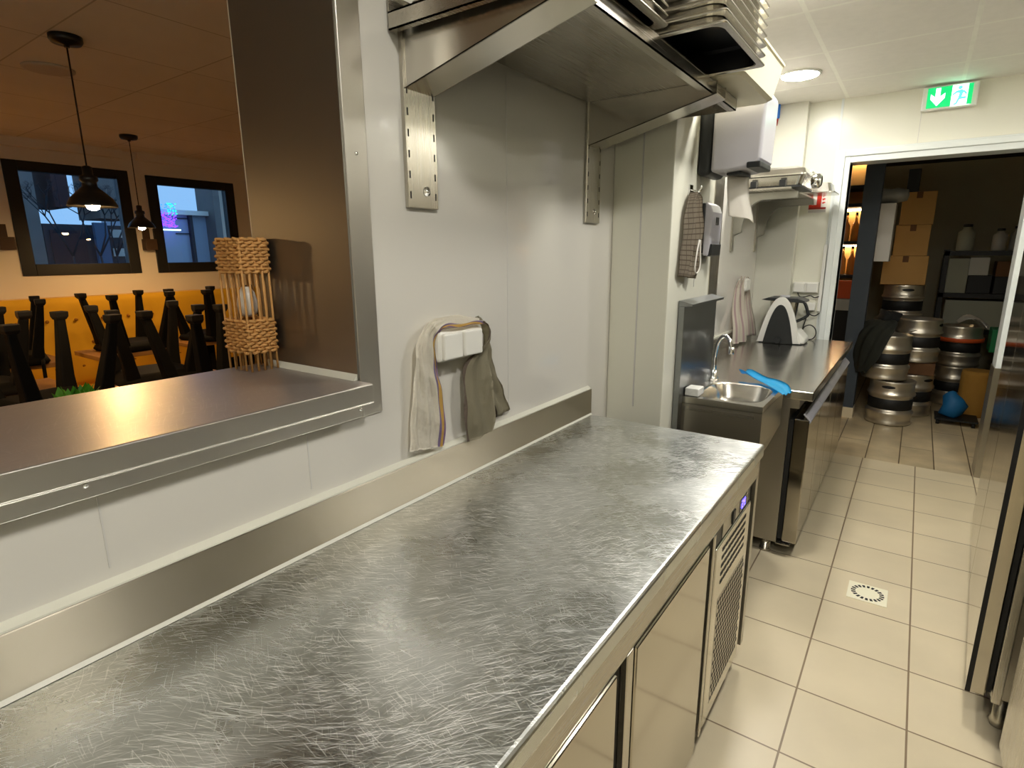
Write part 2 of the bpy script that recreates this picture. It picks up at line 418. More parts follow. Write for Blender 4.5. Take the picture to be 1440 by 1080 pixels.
# ================================================================== SETTING
WX = -1.068                                 # kitchen face of the left wall
CZ = 2.61
struct('floor', B(WX, 1.2, -1.7, 4.92, -.06, 0), 'tile')
struct('floor_storeroom', B(-3.2, 2.2, 4.92, 8.7, -.06, 0), 'plank')
struct('floor_dining', B(-6.3, WX, -2.2, 5.2, -.06, -.002), 'dining_floor')
struct('ceiling', B(-1.45, 1.25, -1.75, 5.0, CZ, CZ+.06), 'ceil')
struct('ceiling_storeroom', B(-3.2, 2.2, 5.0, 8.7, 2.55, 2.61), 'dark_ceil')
struct('ceiling_dining', B(-6.3, -1.45, -2.2, 5.2, 2.47, 2.55), 'ceil_dining')
# left wall with the pass-through opening
wl = B(-1.45, WX, -1.7, .874, 0, 1.205)
box(wl, -1.45, WX, .874, 5.0, 0, CZ)
box(wl, -1.45, WX, -1.7, .874, 2.36, CZ)
box(wl, -1.45, WX, -1.7, -1.2, 1.205, 2.36)
struct('wall_left', wl, 'pvc')
struct('wall_pier', B(WX, -.815, 2.24, 2.92, 0, CZ), 'pvc_far', bev=.004)
struct('wall_column', B(WX, -.80, 4.87, 4.95, 0, CZ), 'pvc_col', bev=.003)
wf = B(WX, -.5, 4.95, 5.1, 0, CZ)
box(wf, .56, 1.25, 4.95, 5.1, 0, CZ); box(wf, -.5, .56, 4.95, 5.1, 2.19, CZ)
struct('wall_far', wf, 'pvc_far')
struct('wall_right', B(1.2, 1.3, -1.75, 5.0, 0, CZ), 'pvc_far')
struct('wall_back', B(-1.45, 1.3, -1.8, -1.7, 0, CZ), 'pvc_far')
# panel joints and sealant
k = 0
for (y, z0, z1) in ((1.488, 1.03, CZ), (.717, 1.03, 1.16), (.315, 1.03, 1.16)):
    k += 1; struct('trim_%d' % k, B(WX, WX+.0012, y-.0015, y+.0015, z0, z1), 'joint')
for (y, z0, z1) in ((2.56, 1.40, CZ),):
    k += 1; struct('trim_%d' % k, B(-.815, -.8125, y-.002, y+.002, z0, z1), 'joint')
k += 1; struct('trim_%d' % k, B(-.945, -.94, 2.236, 2.24, .9, CZ), 'joint')
k += 1; struct('trim_%d' % k, B(-.60, -.585, 4.946, 4.95, .9, CZ), 'frame_white')
k += 1; struct('trim_%d' % k, B(-.12, -.117, 4.9475, 4.95, 2.26, CZ), 'joint')
k += 1; tr = bmesh.new(); prism(tr, [(WX, 1.0), (WX+.017, 1.0), (WX+.016, 1.003), (WX, 1.011)], 'y', -.6, 2.058); struct('trim_%d' % k, tr, 'caulk')
k += 1; struct('trim_%d' % k, B(WX, WX+.014, 3.02, 4.87, .985, .995), 'caulk')
# steel corner guard at the far corner of the pier
k += 1; struct('trim_%d' % k, B(-.815, -.811, 2.775, 2.92, 1.28, CZ), 'steel_z')
# door frame to the storeroom
df = bmesh.new()
box(df, -.585, -.5, 4.925, 5.12, 0, 2.26); box(df, .5, .60, 4.925, 5.12, 0, 2.26); box(df, -.4998, .4998, 4.925, 5.12, 2.17, 2.26)
box(df, -.575, -.535, 4.912, 4.9248, 0, 2.25); box(df, -.5348, .59, 4.912, 4.9248, 2.212, 2.25)
struct('door_1', df, 'frame_white', bev=.003)
kp = B(.494, .607, 4.905, 4.911, 0, .78); box(kp, .494, .4995, 4.9115, 5.12, 0, .78); k += 1; struct('trim_%d' % k, kp, 'steel_dark')
# storeroom shell
struct('wall_storeroom_far', B(-3.2, 2.2, 8.6, 8.7, 0, 2.6), 'dark_wall')
struct('wall_storeroom_right', B(1.25, 1.35, 5.1, 8.6, 0, 2.6), 'dark_wall')
struct('wall_storeroom_left', B(-3.2, -3.1, 5.1, 8.6, 0, 2.6), 'dark_wall')
struct('wall_storeroom_near', B(-3.2, WX, 5.0, 5.1, 0, 2.6), 'dark_wall')
struct('wall_storeroom_corner', B(1.25, 2.2, 5.0, 5.1, 0, 2.6), 'dark_wall')
pl = B(-.49, -.352, 6.1, 6.26, .10, 2.55); struct('pillar_storeroom', pl, 'pillar')
struct('baseboard_pillar', B(-.495, -.347, 6.095, 6.265, 0, .10), 'tile')
# dining room shell
DX = -6.0
W1, W2 = (1.545, 2.435, 1.39, 2.30), (2.58, 3.425, 1.387, 2.28)
wd = bmesh.new()
ys = [-2.2, W1[0], W1[1], W2[0], W2[1], 5.2]
box(wd, DX-.3, DX, ys[0], ys[1], 0, 2.5); box(wd, DX-.3, DX, ys[2], ys[3], 0, 2.5); box(wd, DX-.3, DX, ys[4], ys[5], 0, 2.5)
for w in (W1, W2):
    box(wd, DX-.3, DX, w[0], w[1], 0, w[2]); box(wd, DX-.3, DX, w[0], w[1], w[3], 2.5)
struct('wall_dining_far', wd, 'cream_wall')
struct('wall_dining_near', B(-6.3, -1.45, -2.3, -2.2, 0, 2.5), 'cream_wall')
struct('wall_dining_end', B(-6.3, -1.45, 5.1, 5.2, 0, 2.5), 'cream_wall')
struct('wall_dining_inner', B(-1.47, -1.45, .876, 5.1, 0, 2.47), 'cream_wall')
for i, (ya, yb) in enumerate(((-2.2, 2.40), (2.52, 5.1))):
    struct('trim_dining_%d' % (i+1), B(DX, DX+.06, ya, yb, 2.40, 2.47), 'cream_wall')
for i, w in enumerate((W1, W2)):
    f = bmesh.new(); t = .095; X0, X1 = DX-.07, DX+.012
    box(f, X0, X1, w[0], w[0]+t, w[2], w[3]); box(f, X0, X1, w[1]-t, w[1], w[2], w[3])
    box(f, X0, X1, w[0]+t, w[1]-t, w[2], w[2]+t); box(f, X0, X1, w[0]+t, w[1]-t, w[3]-t*.8, w[3])
    fr = struct('window_%d' % (i+1), f, 'win_black', bev=.004)
    obj('pane', B(DX-.045, DX-.035, w[0]+t, w[1]-t, w[2]+t, w[3]-t*.8), 'glass', fr)

# ================================================================== PASS-THROUGH
pf = thing('pass_through_frame', 'brushed steel lining and border around the serving hatch to the dining room', 'hatch frame', (WX, .9, 1.163))
obj('jamb_lining', B(-1.452, WX+.002, .868, .874, 1.255, 2.36), 'steel_soft', pf)
fp = B(WX, WX+.004, .874, .937, 1.163, 2.40); box(fp, WX, WX+.004, -1.2, .874, 1.163, 1.21)
obj('face_plate', fp, 'steel_plate', pf, bev=.0015)
for (y, z) in ((.301, 1.186), (.867, 1.184), (.904, 1.770)):
    s = bmesh.new(); lathe(s, [(.0045, 0), (.0045, .002), (.003, .004), (.0005, .0045)], 14, (WX+.004, y, z), 'x'); obj('screw', s, 'chrome', pf)
ps = thing('pass_shelf', 'worn steel shelf of the serving hatch with folded front lip', 'shelf', (-1.25, .2, 1.21))
obj('shelf_top', B(-1.478, -1.012, -1.19, .866, 1.247, 1.255), 'sill', ps, bev=.002)
lp = B(-1.020, -1.0105, -1.19, .866, 1.211, 1.2545); box(lp, -1.063, -1.0105, -1.19, .866, 1.208, 1.212)
obj('front_lip', lp, 'steel_plate', ps, bev=.002)
obj('core_board', B(-1.476, -1.064, -1.19, .864, 1.207, 1.246), 'steel_dark', ps)
cs = bmesh.new(); prism(cs, [(.855, 1.2555), (.868, 1.2555), (.868, 1.27)], 'x', -1.44, WX); obj('sealant_bead', cs, 'caulk', ps)

# ================================================================== NEAR REFRIGERATED COUNTER
rc = thing('refrigerated_counter', 'long stainless refrigerated counter with scratched top along the left wall', 'counter', (-.7, .8, 0))
XF = -.367
obj('worktop', B(-1.050, XF, -.60, 2.06, .842, .89), 'worktop', rc, bev=.009, seg=3)
bs = bmesh.new(); prism(bs, [(-1.066, .86), (-1.046, .86), (-1.049, .897), (-1.050, 1.000), (-1.066, 1.000)], 'y', -.60, 2.06)
uvb = bs.loops.layers.uv.new('UVMap')
for f in bs.faces:
    for l in f.loops: l[uvb].uv = (l.vert.co.z, l.vert.co.y)
obj('backsplash', bs, 'steel_bs', rc, bev=.003)
cbv = bmesh.new(); prism(cbv, [(-1.049, .8905), (-1.049, .897), (-1.043, .8905)], 'y', -.60, 2.055); obj('cove_bead', cbv, 'caulk', rc)
bd = B(-1.05, -.42, -.58, 2.03, .115, .842); box(bd, -.42, -.372, -.58, 2.03, .782, .842)
box(bd, -.42, -.372, 1.995, 2.03, .115, .782)
obj('body', bd, 'steel_dark', rc)
obj('apron', B(-.374, -.371, -.58, 2.0, .788, .842), 'steel', rc)
def fridge_door(y0, y1, root):
    d = obj('door', B(-.416, -.366, y0, y1, .115, .780), 'steel_mir', root, bev=.004)
    obj('gasket', B(-.4195, -.4165, y0+.01, y1-.01, .13, .77), 'gasket', d)
    return d
fridge_door(.945, 1.437, rc); fridge_door(.30, .855, rc); fridge_door(-.32, .25, rc)
for (y0, y1) in ((.860, .906), (1.442, 1.486), (1.945, 1.978), (.253, .274)):
    obj('dark_recess', B(-.42, -.385, y0, y1, .115, .78), 'gasket', rc)
for (y0, y1) in ((.909, .940), (1.489, 1.511), (.277, .295)):
    obj('upright', B(-.42, -.370, y0, y1, .115, .782), 'steel_z', rc, bev=.002)
cpn = obj('compressor_panel', B(-.42, -.372, 1.535, 1.94, .115, .72), 'steel_smooth', rc, bev=.003)
obj('dark_recess', B(-.42, -.39, 1.513, 1.532, .115, .78), 'gasket', rc)
sl = bmesh.new()
for r_ in range(5):
    z = .705-.027*r_-.02
    for c_ in range(8):
        y = 1.60+.036*c_
        prism(sl, [(y, z), (y+.028, z), (y+.028, z+.012), (y, z+.012)], 'x', -.3735, -.3712)
obj('vent_slots', sl, 'gasket', cpn)
gr = B(-.3735, -.3716, 1.585, 1.90, .165, .535)
grille = obj('grille_panel', gr, 'steel_dark', cpn)
hs = bmesh.new()
for r_ in range(17):
    for c_ in range(14):
        y = 1.597+.0226*c_+(.0113 if r_ % 2 else 0); z = .178+.0212*r_
        prism(hs, [(y+.0075*math.cos(t*PI/3), z+.0075*math.sin(t*PI/3)) for t in range(6)], 'x', -.3718, -.3708)
hs_o = obj('grille_holes', hs, 'gasket', cpn); hs_o['kind'] = 'stuff'
cdp = obj('control_panel', B(-.42, -.378, 1.54, 1.94, .722, .780), 'black_pl', rc)
obj('fascia', B(-.3785, -.3755, 1.60, 1.90, .727, .777), 'steel_dark', cdp)
obj('display', B(-.3757, -.3742, 1.79, 1.885, .732, .772), 'disp', cdp)
dg = bmesh.new()
for i, segs in enumerate(((1, 1, 0, 1, 1, 0, 1), (0, 1, 1, 1, 0, 1, 1))):
    y0 = 1.815+.026*i; z0 = .739; w, h, t = .016, .026, .0035
    R_ = [(y0, y0+w, z0+h-t, z0+h), (y0+w-t, y0+w, z0+h/2, z0+h), (y0, y0+t, z0+h/2, z0+h), (y0, y0+w, z0+h/2-t/2, z0+h/2+t/2), (y0, y0+t, z0, z0+h/2), (y0+w-t, y0+w, z0, z0+h/2), (y0, y0+w, z0, z0+t)]
    for on, q in zip(segs, R_):
        if on: box(dg, -.3742, -.3735, *q)
obj('digits', dg, 'digit', cdp)
obj('switch', B(-.3757, -.371, 1.70, 1.728, .730, .774), 'black_pl', cdp, bev=.002)
for (x, y) in ((-.46, 1.93), (-.98, 1.93), (-.46, .75), (-.98, .75), (-.46, -.5), (-.98, -.5)):
    f = bmesh.new(); lathe(f, [(.024, 0), (.024, .03), (.02, .032), (.02, .115)], 18, (x, y, 0)); obj('leg', f, 'steel_z', rc)

# ================================================================== UPPER SHELF WITH PANS
sh = thing('kitchen_shelf', 'deep stainless shelf on two slotted rails high above the long counter', 'shelf', (WX, 1.6, 1.66))
sb_ = B(-1.062, -.615, 1.02, 2.29, 2.084, 2.088)
box(sb_, -.620, -.616, 1.02, 2.29, 2.05, 2.088)      # front lip
box(sb_, -.645, -.616, 1.02, 2.29, 2.05, 2.053)      # return
box(sb_, -1.062, -.616, 1.02, 1.024, 2.05, 2.088); box(sb_, -1.062, -.616, 1.02, 1.04, 2.05, 2.053)
box(sb_, -1.062, -.616, 2.286, 2.29, 2.05, 2.088)
box(sb_, -1.062, -1.058, 1.02, 2.29, 2.088, 2.125)
obj('shelf_board', sb_, 'steel', sh)
rl_all = []
for (y0, y1) in ((1.053, 1.163), (1.985, 2.098)):
    r = B(WX, WX+.012, y0, y1, 1.663, 2.084)
    rl = obj('rail', r, 'steel_z', sh, bev=.002)
    sl = bmesh.new()
    for i in range(8):
        z = 1.685+.048*i
        for yy in (y0+.008, y1-.0115): box(sl, WX+.0121, WX+.0128, yy, yy+.0035, z, z+.017)
    obj('slot_groove', sl, 'gasket', rl)
    s = bmesh.new(); ym = (y0+y1)/2+.012; lathe(s, [(.012, 0), (.012, .002), (.007, .0025), (.007, .005), (.0005, .006)], 18, (WX+.012, ym, 1.705), 'x'); obj('screw', s, 'chrome', rl)
    br = bmesh.new()
    P0 = [(WX+.0125, 2.083), (-.60+.0, 2.083), (-.60, 2.045), (WX+.0125, 1.935)]
    a, b_ = y0+.006, y1-.004
    prism(br, P0, 'y', a, a+.003); prism(br, P0, 'y', b_-.003, b_)
    P1 = [(-.625, 2.042), (-.60, 2.048), (WX+.0125, 1.938), (WX+.0125, 1.930)]
    prism(br, [(-.60, 2.048), (WX+.0125, 1.938), (WX+.0125, 1.935), (-.60, 2.045)], 'y', a, b_)
    obj('bracket', br, 'steel_smooth', sh)

def pan(name, x0, x1, y0, y1, z, depth, m, t=.0012, tap=.12, rim=.016, rad=.035):
    """pan lying upside down: flange at z, base at z+depth"""
    bm = bmesh.new()
    def ring(ins, zz, r):
        pts = []
        X0, X1, Y0, Y1 = x0+ins, x1-ins, y0+ins, y1-ins
        for (cx, cy, a0) in ((X1-r, Y1-r, 0), (X0+r, Y1-r, 90), (X0+r, Y0+r, 180), (X1-r, Y0+r, 270)):
            for q in range(5):
                a = math.radians(a0+q*22.5); pts.append(bm.verts.new((cx+r*math.cos(a), cy+r*math.sin(a), zz)))
        return pts
    R = [ring(.002, z-.0, .012), ring(0, z+.002, .012), ring(0, z+.0045, .012), ring(.002, z+.006, .012), ring(rim, z+.006, rad), ring(rim+tap*depth, z+depth-.008, rad), ring(rim+tap*depth+.008, z+depth, rad-.006)]
    Q = [ring(rim+tap*depth+.008, z+depth-t, rad-.006), ring(rim+t+tap*depth, z+depth-.008-t, rad), ring(rim+t, z+.003, rad), ring(rim, z, rad)]
    def band(a, b, mi=0):
        n = len(a)
        for i in range(n):
            f = bm.faces.new([a[i], a[(i+1) % n], b[(i+1) % n], b[i]]); f.material_index = mi; f.smooth = False
    for a, b in zip(R, R[1:]): band(a, b)
    bm.faces.new(R[-1]); bm.faces.new(Q[0][::-1]).material_index = 1
    for i, (a, b) in enumerate(zip(Q, Q[1:])): band(a, b, 1 if i < 2 else 0)
    band(Q[-1], R[0])
    return bm
G = 'steel pans stacked upside down on the high kitchen shelf'
ords = ['lowest', 'second lowest', 'third lowest', 'middle', 'third highest', 'second highest', 'topmost']
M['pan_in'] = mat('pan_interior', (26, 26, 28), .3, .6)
for i in range(7):
    o = obj('steel_pan', pan('p', -.965, -.452, 1.535, 1.962, 2.089+.026*i, .065, 0), ['steel_smooth', 'pan_in'], loc=(-.7, 1.75, 2.089+.026*i))
    tag(o, '%s steel pan of the tall overturned stack jutting over the shelf edge' % ords[i], 'pan', G)
G2 = 'wide steel trays left of the tall pan stack'
for i in range(3):
    o = obj('steel_tray', pan('p', -1.03, -.575, 1.06, 1.49, 2.089+.02*i, .03, 0, tap=.25, rim=.02), ['steel', 'pan_in'], loc=(-.8, 1.28, 2.089+.02*i))
    tag(o, ['bottom', 'middle', 'top'][i]+' tray of the low steel tray stack at the near end of the high shelf', 'tray', G2)

# cream tub
cb = bmesh.new()
def rect_ring(bm, x0, x1, y0, y1, z, r, n=5):
    pts = []
    for (cx, cy, a0) in ((x1-r, y1-r, 0), (x0+r, y1-r, 90), (x0+r, y0+r, 180), (x1-r, y0+r, 270)):
        for q in range(n+1):
            a = math.radians(a0+q*90/n); pts.append(bm.verts.new((cx+r*math.cos(a), cy+r*math.sin(a), z)))
    return pts
def band(bm, a, b, smooth=True, mi=0):
    n = len(a)
    for i in range(n):
        f = bm.faces.new([a[i], a[(i+1) % n], b[(i+1) % n], b[i]]); f.smooth = smooth; f.material_index = mi
rs = [rect_ring(cb, -1.02, -.535, 1.985, 2.425, 2.090, .03), rect_ring(cb, -1.03, -.52, 1.975, 2.435, 2.098, .035), rect_ring(cb, -1.045, -.498, 1.968, 2.455, 2.205, .03),
      rect_ring(cb, -1.048, -.492, 1.966, 2.460, 2.207, .03), rect_ring(cb, -1.048, -.492, 1.966, 2.460, 2.215, .03),
      rect_ring(cb, -1.042, -.500, 1.975, 2.452, 2.215, .03), rect_ring(cb, -1.025, -.525, 1.98, 2.43, 2.10, .03)]
for a, b in zip(rs, rs[1:]): band(cb, a, b, False)
cb.faces.new(rs[0][::-1]); cb.faces.new(rs[-1])
tag(obj('plastic_tub', cb, 'cream_pl', loc=(-.78, 2.2, 2.09)), 'large cream plastic tub at the far end of the high shelf beyond the pans', 'tub')

# ================================================================== SOCKET AND TOWEL ON THE LEFT WALL
sk = thing('power_socket', 'white double power socket with hinged covers above the long counter, towel hung around it', 'socket', (WX, 1.21, 1.26))
obj('housing', B(WX, WX+.038, 1.118, 1.302, 1.258, 1.346), 'white', sk, bev=.012, seg=3)
for (y0, y1) in ((1.128, 1.205), (1.215, 1.294)):
    obj('cover', B(WX+.034, WX+.05, y0, y1, 1.265, 1.339), 'white', sk, bev=.006, seg=3)
X = WX
def wr(a, b, c=.004):
    return lambda u, v: c*(math.sin(a*u*6.28+2*v)+.6*math.sin(b*v*6.28+5*u))+.0025*math.sin(37*u+23*v)
tw = thing('dish_towel', 'crumpled pale dish towel with a yellow and violet stripe hung over the white socket', 'towel', (WX, 1.1, 1.03))
L_ = [((X+.014, 1.012, 1.035), (X+.03, 1.136, 1.018)), ((X+.016, 1.018, 1.105), (X+.03, 1.141, 1.094)), ((X+.02, 1.028, 1.181), (X+.028, 1.138, 1.178)), ((X+.022, 1.036, 1.256), (X+.028, 1.122, 1.231)),
      ((X+.024, 1.044, 1.311), (X+.026, 1.116, 1.290)), ((X+.022, 1.066, 1.352), (X+.03, 1.122, 1.333)), ((X+.018, 1.105, 1.374), (X+.045, 1.135, 1.356)), ((X+.012, 1.16, 1.379), (X+.05, 1.165, 1.358)),
      ((X+.01, 1.23, 1.374), (X+.05, 1.235, 1.354)), ((X+.008, 1.305, 1.366), (X+.048, 1.308, 1.352))]
obj('left_fall', sheet(L_, 26, 8, wr(2.6, 6, .0032)), 'towel', tw)
R_ = [((X+.010, 1.304, 1.364), (X+.048, 1.306, 1.354)), ((X+.012, 1.33, 1.345), (X+.05, 1.318, 1.335)), ((X+.016, 1.352, 1.29), (X+.046, 1.312, 1.295)), ((X+.028, 1.345, 1.22), (X+.032, 1.235, 1.235)),
      ((X+.034, 1.350, 1.14), (X+.03, 1.226, 1.15)), ((X+.038, 1.362, 1.06), (X+.032, 1.226, 1.08)), ((X+.034, 1.352, 1.008), (X+.034, 1.240, .999))]
obj('right_fall', sheet(R_, 14, 5, wr(1.4, 2, .006)), 'towel2', tw)
R2 = [((X+.008, 1.372, 1.29), (X+.018, 1.345, 1.29)), ((X+.008, 1.40, 1.20), (X+.018, 1.352, 1.18)), ((X+.010, 1.438, 1.12), (X+.016, 1.370, 1.11)), ((X+.012, 1.478, 1.044), (X+.018, 1.398, 1.036))]
obj('rear_fall', sheet(R2, 8, 5, wr(1.2, 2, .004)), 'towel2', tw)

# ================================================================== HAND-WASH SINK
hk = thing('wash_basin', 'small stainless hand wash basin with tall splashback beyond the long counter', 'sink', (-.64, 2.6, 0))
SX0, SX1, SY0, SY1, SZ = -.786, -.452, 2.415, 2.86, .930
bt = bmesh.new()
cx_, cy_ = -.613, 2.632
outer = []
N = 48
def super_pt(a, rx, ry, e=.45):
    c, s = math.cos(a), math.sin(a)
    return (cx_+rx*math.copysign(abs(c)**e, c), cy_+ry*math.copysign(abs(s)**e, s))
prof = [(1.0, 0), (.97, -.008), (.90, -.06), (.78, -.105), (.55, -.118), (.2, -.122)]
rings = []
for s_, dz in prof:
    rings.append([bt.verts.new((*super_pt(2*PI*i/N, .142*s_, .186*s_, .5+.3*(1-s_)), SZ+dz)) for i in range(N)])
def rectp(a):
    c, s = math.cos(a), math.sin(a)
    k_ = 1/max(abs(c), abs(s))
    u, v = c*k_, s*k_
    x = cx_+(SX1-cx_)*u if u > 0 else cx_+(cx_-SX0)*u
    y = cy_+(SY1-cy_)*v if v > 0 else cy_+(cy_-SY0)*v
    return x, y
ro = [bt.verts.new((*rectp(2*PI*i/N), SZ)) for i in range(N)]
rd = [bt.verts.new((*rectp(2*PI*i/N), SZ-.03)) for i in range(N)]
band(bt, rd, ro, False); band(bt, ro, rings[0], False)
for a, b in zip(rings, rings[1:]): band(bt, a, b)
bt.faces.new(rings[-1])
obj('basin', bt, 'steel_smooth', hk)
sk_ = bmesh.new()
prism(sk_, [(SX0, .70), (-.50, .62), (SX1, .745), (SX1, SZ-.028), (SX0, SZ-.028)], 'y', SY0, SY0+.004)
prism(sk_, [(SX0, .70), (-.50, .62), (SX1, .745), (SX1, SZ-.028), (SX0, SZ-.028)], 'y', SY1-.004, SY1)
box(sk_, SX1-.004, SX1, SY0+.004, SY1-.004, .745, SZ-.028)
prism(sk_, [(SX1, .745), (-.50, .62), (-.504, .622), (SX1-.004, .75)], 'y', SY0+.004, SY1-.004)
obj('apron', sk_, 'steel_dark', hk)
hmk = B(SX0+.01, SX1-.03, SY0-.002, SY0, SZ-.058, SZ-.044); obj('hem', hmk, 'steel', hk)
spb = B(-.812, SX0, 2.37, 2.84, .62, 1.325); prism(spb, [(-.812, 1.325), (-.752, 1.328), (-.752, 1.338), (-.812, 1.352)], 'y', 2.37, 2.84)
obj('splashback', spb, 'steel_spl', hk, bev=.002)
tp = obj('tap', lathe(bmesh.new(), [(.022, SZ), (.022, SZ+.012), (.013, SZ+.02), (.013, SZ+.05), (.0, SZ+.05)], 20, (-.772, 2.838, 0)), 'chrome', hk)
obj('spout', tube(bmesh.new(), smoothpath([(-.772, 2.838, SZ+.04), (-.772, 2.838, SZ+.12), (-.76, 2.83, SZ+.19), (-.73, 2.815, SZ+.225), (-.70, 2.80, SZ+.208), (-.688, 2.795, SZ+.17)], 8), .010, 12), 'chrome', tp)
obj('aerator', lathe(bmesh.new(), [(.013, SZ+.142), (.014, SZ+.15), (.013, SZ+.178)], 16, (-.687, 2.795, 0)), 'chrome', tp)
lf = bmesh.new(); box(lf, SX0+.004, SX1-.02, SY0+.015, SY1-.02, 0.0, .02)
obj('pedestal', B(SX0, -.60, SY0+.06, SY1-.04, 0, .70), 'steel_dark', hk)
spn = obj('sponge', B(-.782, -.722, 2.432, 2.51, SZ+.001, SZ+.036), 'sponge', loc=(-.75, 2.47, SZ), bev=.004)
tag(spn, 'white melamine sponge on the near corner of the hand wash basin', 'sponge')
gl = [((-.690, 2.985, .966), (-.660, 3.03, .962)), ((-.655, 2.925, .975), (-.62, 2.975, .972)), ((-.585, 2.86, .957), (-.545, 2.92, .955)), ((-.53, 2.79, .953), (-.485, 2.875, .957)), ((-.475, 2.72, .947), (-.43, 2.82, .95)), ((-.425, 2.665, .94), (-.40, 2.745, .935))]
g_ = sheet(gl, 12, 5, lambda u, v: .022*math.sin(PI*u)*(1.1-.6*v)+.004*math.sin(16*u)*v, .004)
tag(obj('rubber_glove', g_, 'glove', loc=(-.55, 2.85, .945)), 'bright blue rubber glove lying across the basin rim and counter', 'glove')

# ================================================================== SECOND COUNTER
c2 = thing('undercounter_fridge', 'stainless undercounter fridge with glossy doors and grey handles past the basin', 'counter', (-.7, 3.9, 0))
CY0, CY1 = 2.975, 4.90
M['top2'] = mat('satin_worktop_steel', (196, 193, 186), .2, 1., rvar=.03, vscale=6)
obj('worktop', B(-1.05, -.337, CY0, CY1, .846, .89), 'top2', c2, bev=.005)
obj('upstand', B(-1.066, -1.048, CY0, 4.865, .86, .985), 'steel', c2, bev=.003)
obj('body', B(-1.05, -.435, CY0+.01, CY1-.01, .075, .852), 'steel_dark', c2)
obj('base_rail', B(-.435, -.37, CY0+.005, CY1-.01, .07, .075), 'steel', c2)
obj('top_rail', B(-.435, -.395, CY0+.01, CY1-.01, .80, .852), 'steel_dark', c2)
ds = [3.0, 3.40, 3.85, 4.30, 4.86]
for a, b in zip(ds, ds[1:]):
    d = obj('door', B(-.412, -.345, a, b-.012, .082, .745), 'steel_mir', c2, bev=.004)
    obj('gasket', B(-.434, -.414, a+.006, b-.02, .09, .735), 'gasket', d)
    h = bmesh.new(); prism(h, [(-.3445, .728), (-.338, .735), (-.3385, .745), (-.368, .776), (-.375, .772), (-.3445, .742)], 'y', a-.004, b-.014)
    obj('handle', h, 'grey_pl', d, bev=.002)
for (x, y) in ((-.49, 3.03), (-.98, 3.03), (-.49, 4.8), (-.98, 4.8)):
    obj('leg', lathe(bmesh.new(), [(.03, 0), (.03, .012), (.024, .016), (.024, .075)], 18, (x, y, 0)), 'steel_z', c2)

# ================================================================== DISPENSERS AND CLOTH ON THE PIER
PX = -.815
pd = thing('paper_towel_dispenser', 'big grey and black paper towel dispenser on the pier with paper hanging out', 'dispenser', (PX, 2.7, 1.86))
obj('back_housing', B(PX, -.757, 2.50, 2.71, 1.862, 2.175), 'black_pl', pd, bev=.02, seg=4)
cv = bmesh.new(); pts = [(-.757, 2.17), (-.757, 1.872), (-.70, 1.868), (-.62, 1.874), (-.58, 1.885), (-.563, 1.91), (-.558, 2.15), (-.575, 2.17)]
prism(cv, pts, 'y', 2.497, 2.713); obj('cover', cv, 'grey_pl', pd, bev=.014, seg=4)
obj('latch_strip', B(-.615, -.561, 2.493, 2.68, 1.876, 1.900), 'black_pl', pd, bev=.005)
obj('cutter_lip', B(-.70, -.64, 2.53, 2.69, 1.858, 1.872), 'black_pl', pd, bev=.003)
pp = sheet([((-.70, 2.545, 1.87), (-.64, 2.66, 1.87)), ((-.695, 2.55, 1.80), (-.635, 2.67, 1.79)), ((-.685, 2.555, 1.735), (-.61, 2.67, 1.71)), ((-.68, 2.56, 1.70), (-.60, 2.66, 1.675))], 10, 5, lambda u, v: .012*math.sin(2*PI*u+1)*v, .001)
obj('paper_sheet', pp, 'sgn_white', pd)
sd = thing('soap_dispenser', 'pale grey wall soap dispenser with black push lever under the paper towel dispenser', 'dispenser', (PX, 2.68, 1.53))
obj('back_plate', B(PX, -.797, 2.60, 2.74, 1.545, 1.76), 'black_pl', sd, bev=.006)
cv = bmesh.new(); pts = [(-.797, 1.765), (-.797, 1.535), (-.772, 1.532), (-.764, 1.60), (-.762, 1.72), (-.775, 1.75)]
prism(cv, pts, 'y', 2.594, 2.745); obj('cover', cv, 'grey_pl', sd, bev=.008, seg=3)
obj('window', B(-.7635, -.7605, 2.65, 2.69, 1.668, 1.70), 'black_pl', sd)
lv = bmesh.new(); prism(lv, [(-.792, 1.53), (-.759, 1.535), (-.757, 1.585), (-.770, 1.585), (-.778, 1.555)], 'y', 2.60, 2.74); obj('push_lever', lv, 'black_pl', sd, bev=.003)
ck = thing('hanging_cloth', 'brown checked kitchen cloth hanging from a hook on the pier', 'cloth', (PX, 2.42, 1.44))
rows = [((PX+.02, 2.40, 1.79), (PX+.024, 2.47, 1.79)), ((PX+.022, 2.35, 1.74), (PX+.032, 2.485, 1.75)), ((PX+.022, 2.335, 1.64), (PX+.036, 2.50, 1.65)), ((PX+.022, 2.325, 1.54), (PX+.036, 2.49, 1.53)), ((PX+.022, 2.31, 1.455), (PX+.034, 2.455, 1.44))]
obj('cloth_fall', sheet(rows, 18, 5, lambda u, v: .011*math.sin(3.2*PI*u+1.3*v)+.003*math.sin(19*v+8*u), .003), 'check', ck)
obj('white_tape', tube(bmesh.new(), smoothpath([(PX+.047, 2.45, 1.60), (PX+.05, 2.42, 1.55), (PX+.05, 2.405, 1.48), (PX+.05, 2.44, 1.465), (PX+.052, 2.465, 1.50), (PX+.05, 2.452, 1.60)], 6), .0035, 6), 'sgn_white', ck)
hkk = bmesh.new(); box(hkk, PX, PX+.006, 2.415, 2.455, 1.765, 1.82); tube(hkk, smoothpath([(PX+.006, 2.435, 1.80), (PX+.03, 2.435, 1.79), (PX+.045, 2.435, 1.80), (PX+.045, 2.435, 1.815)], 5), .005, 8)
tag(obj('coat_hook', hkk, 'chrome', loc=(PX, 2.435, 1.79)), 'small chrome hook on the pier holding the checked cloth', 'hook')

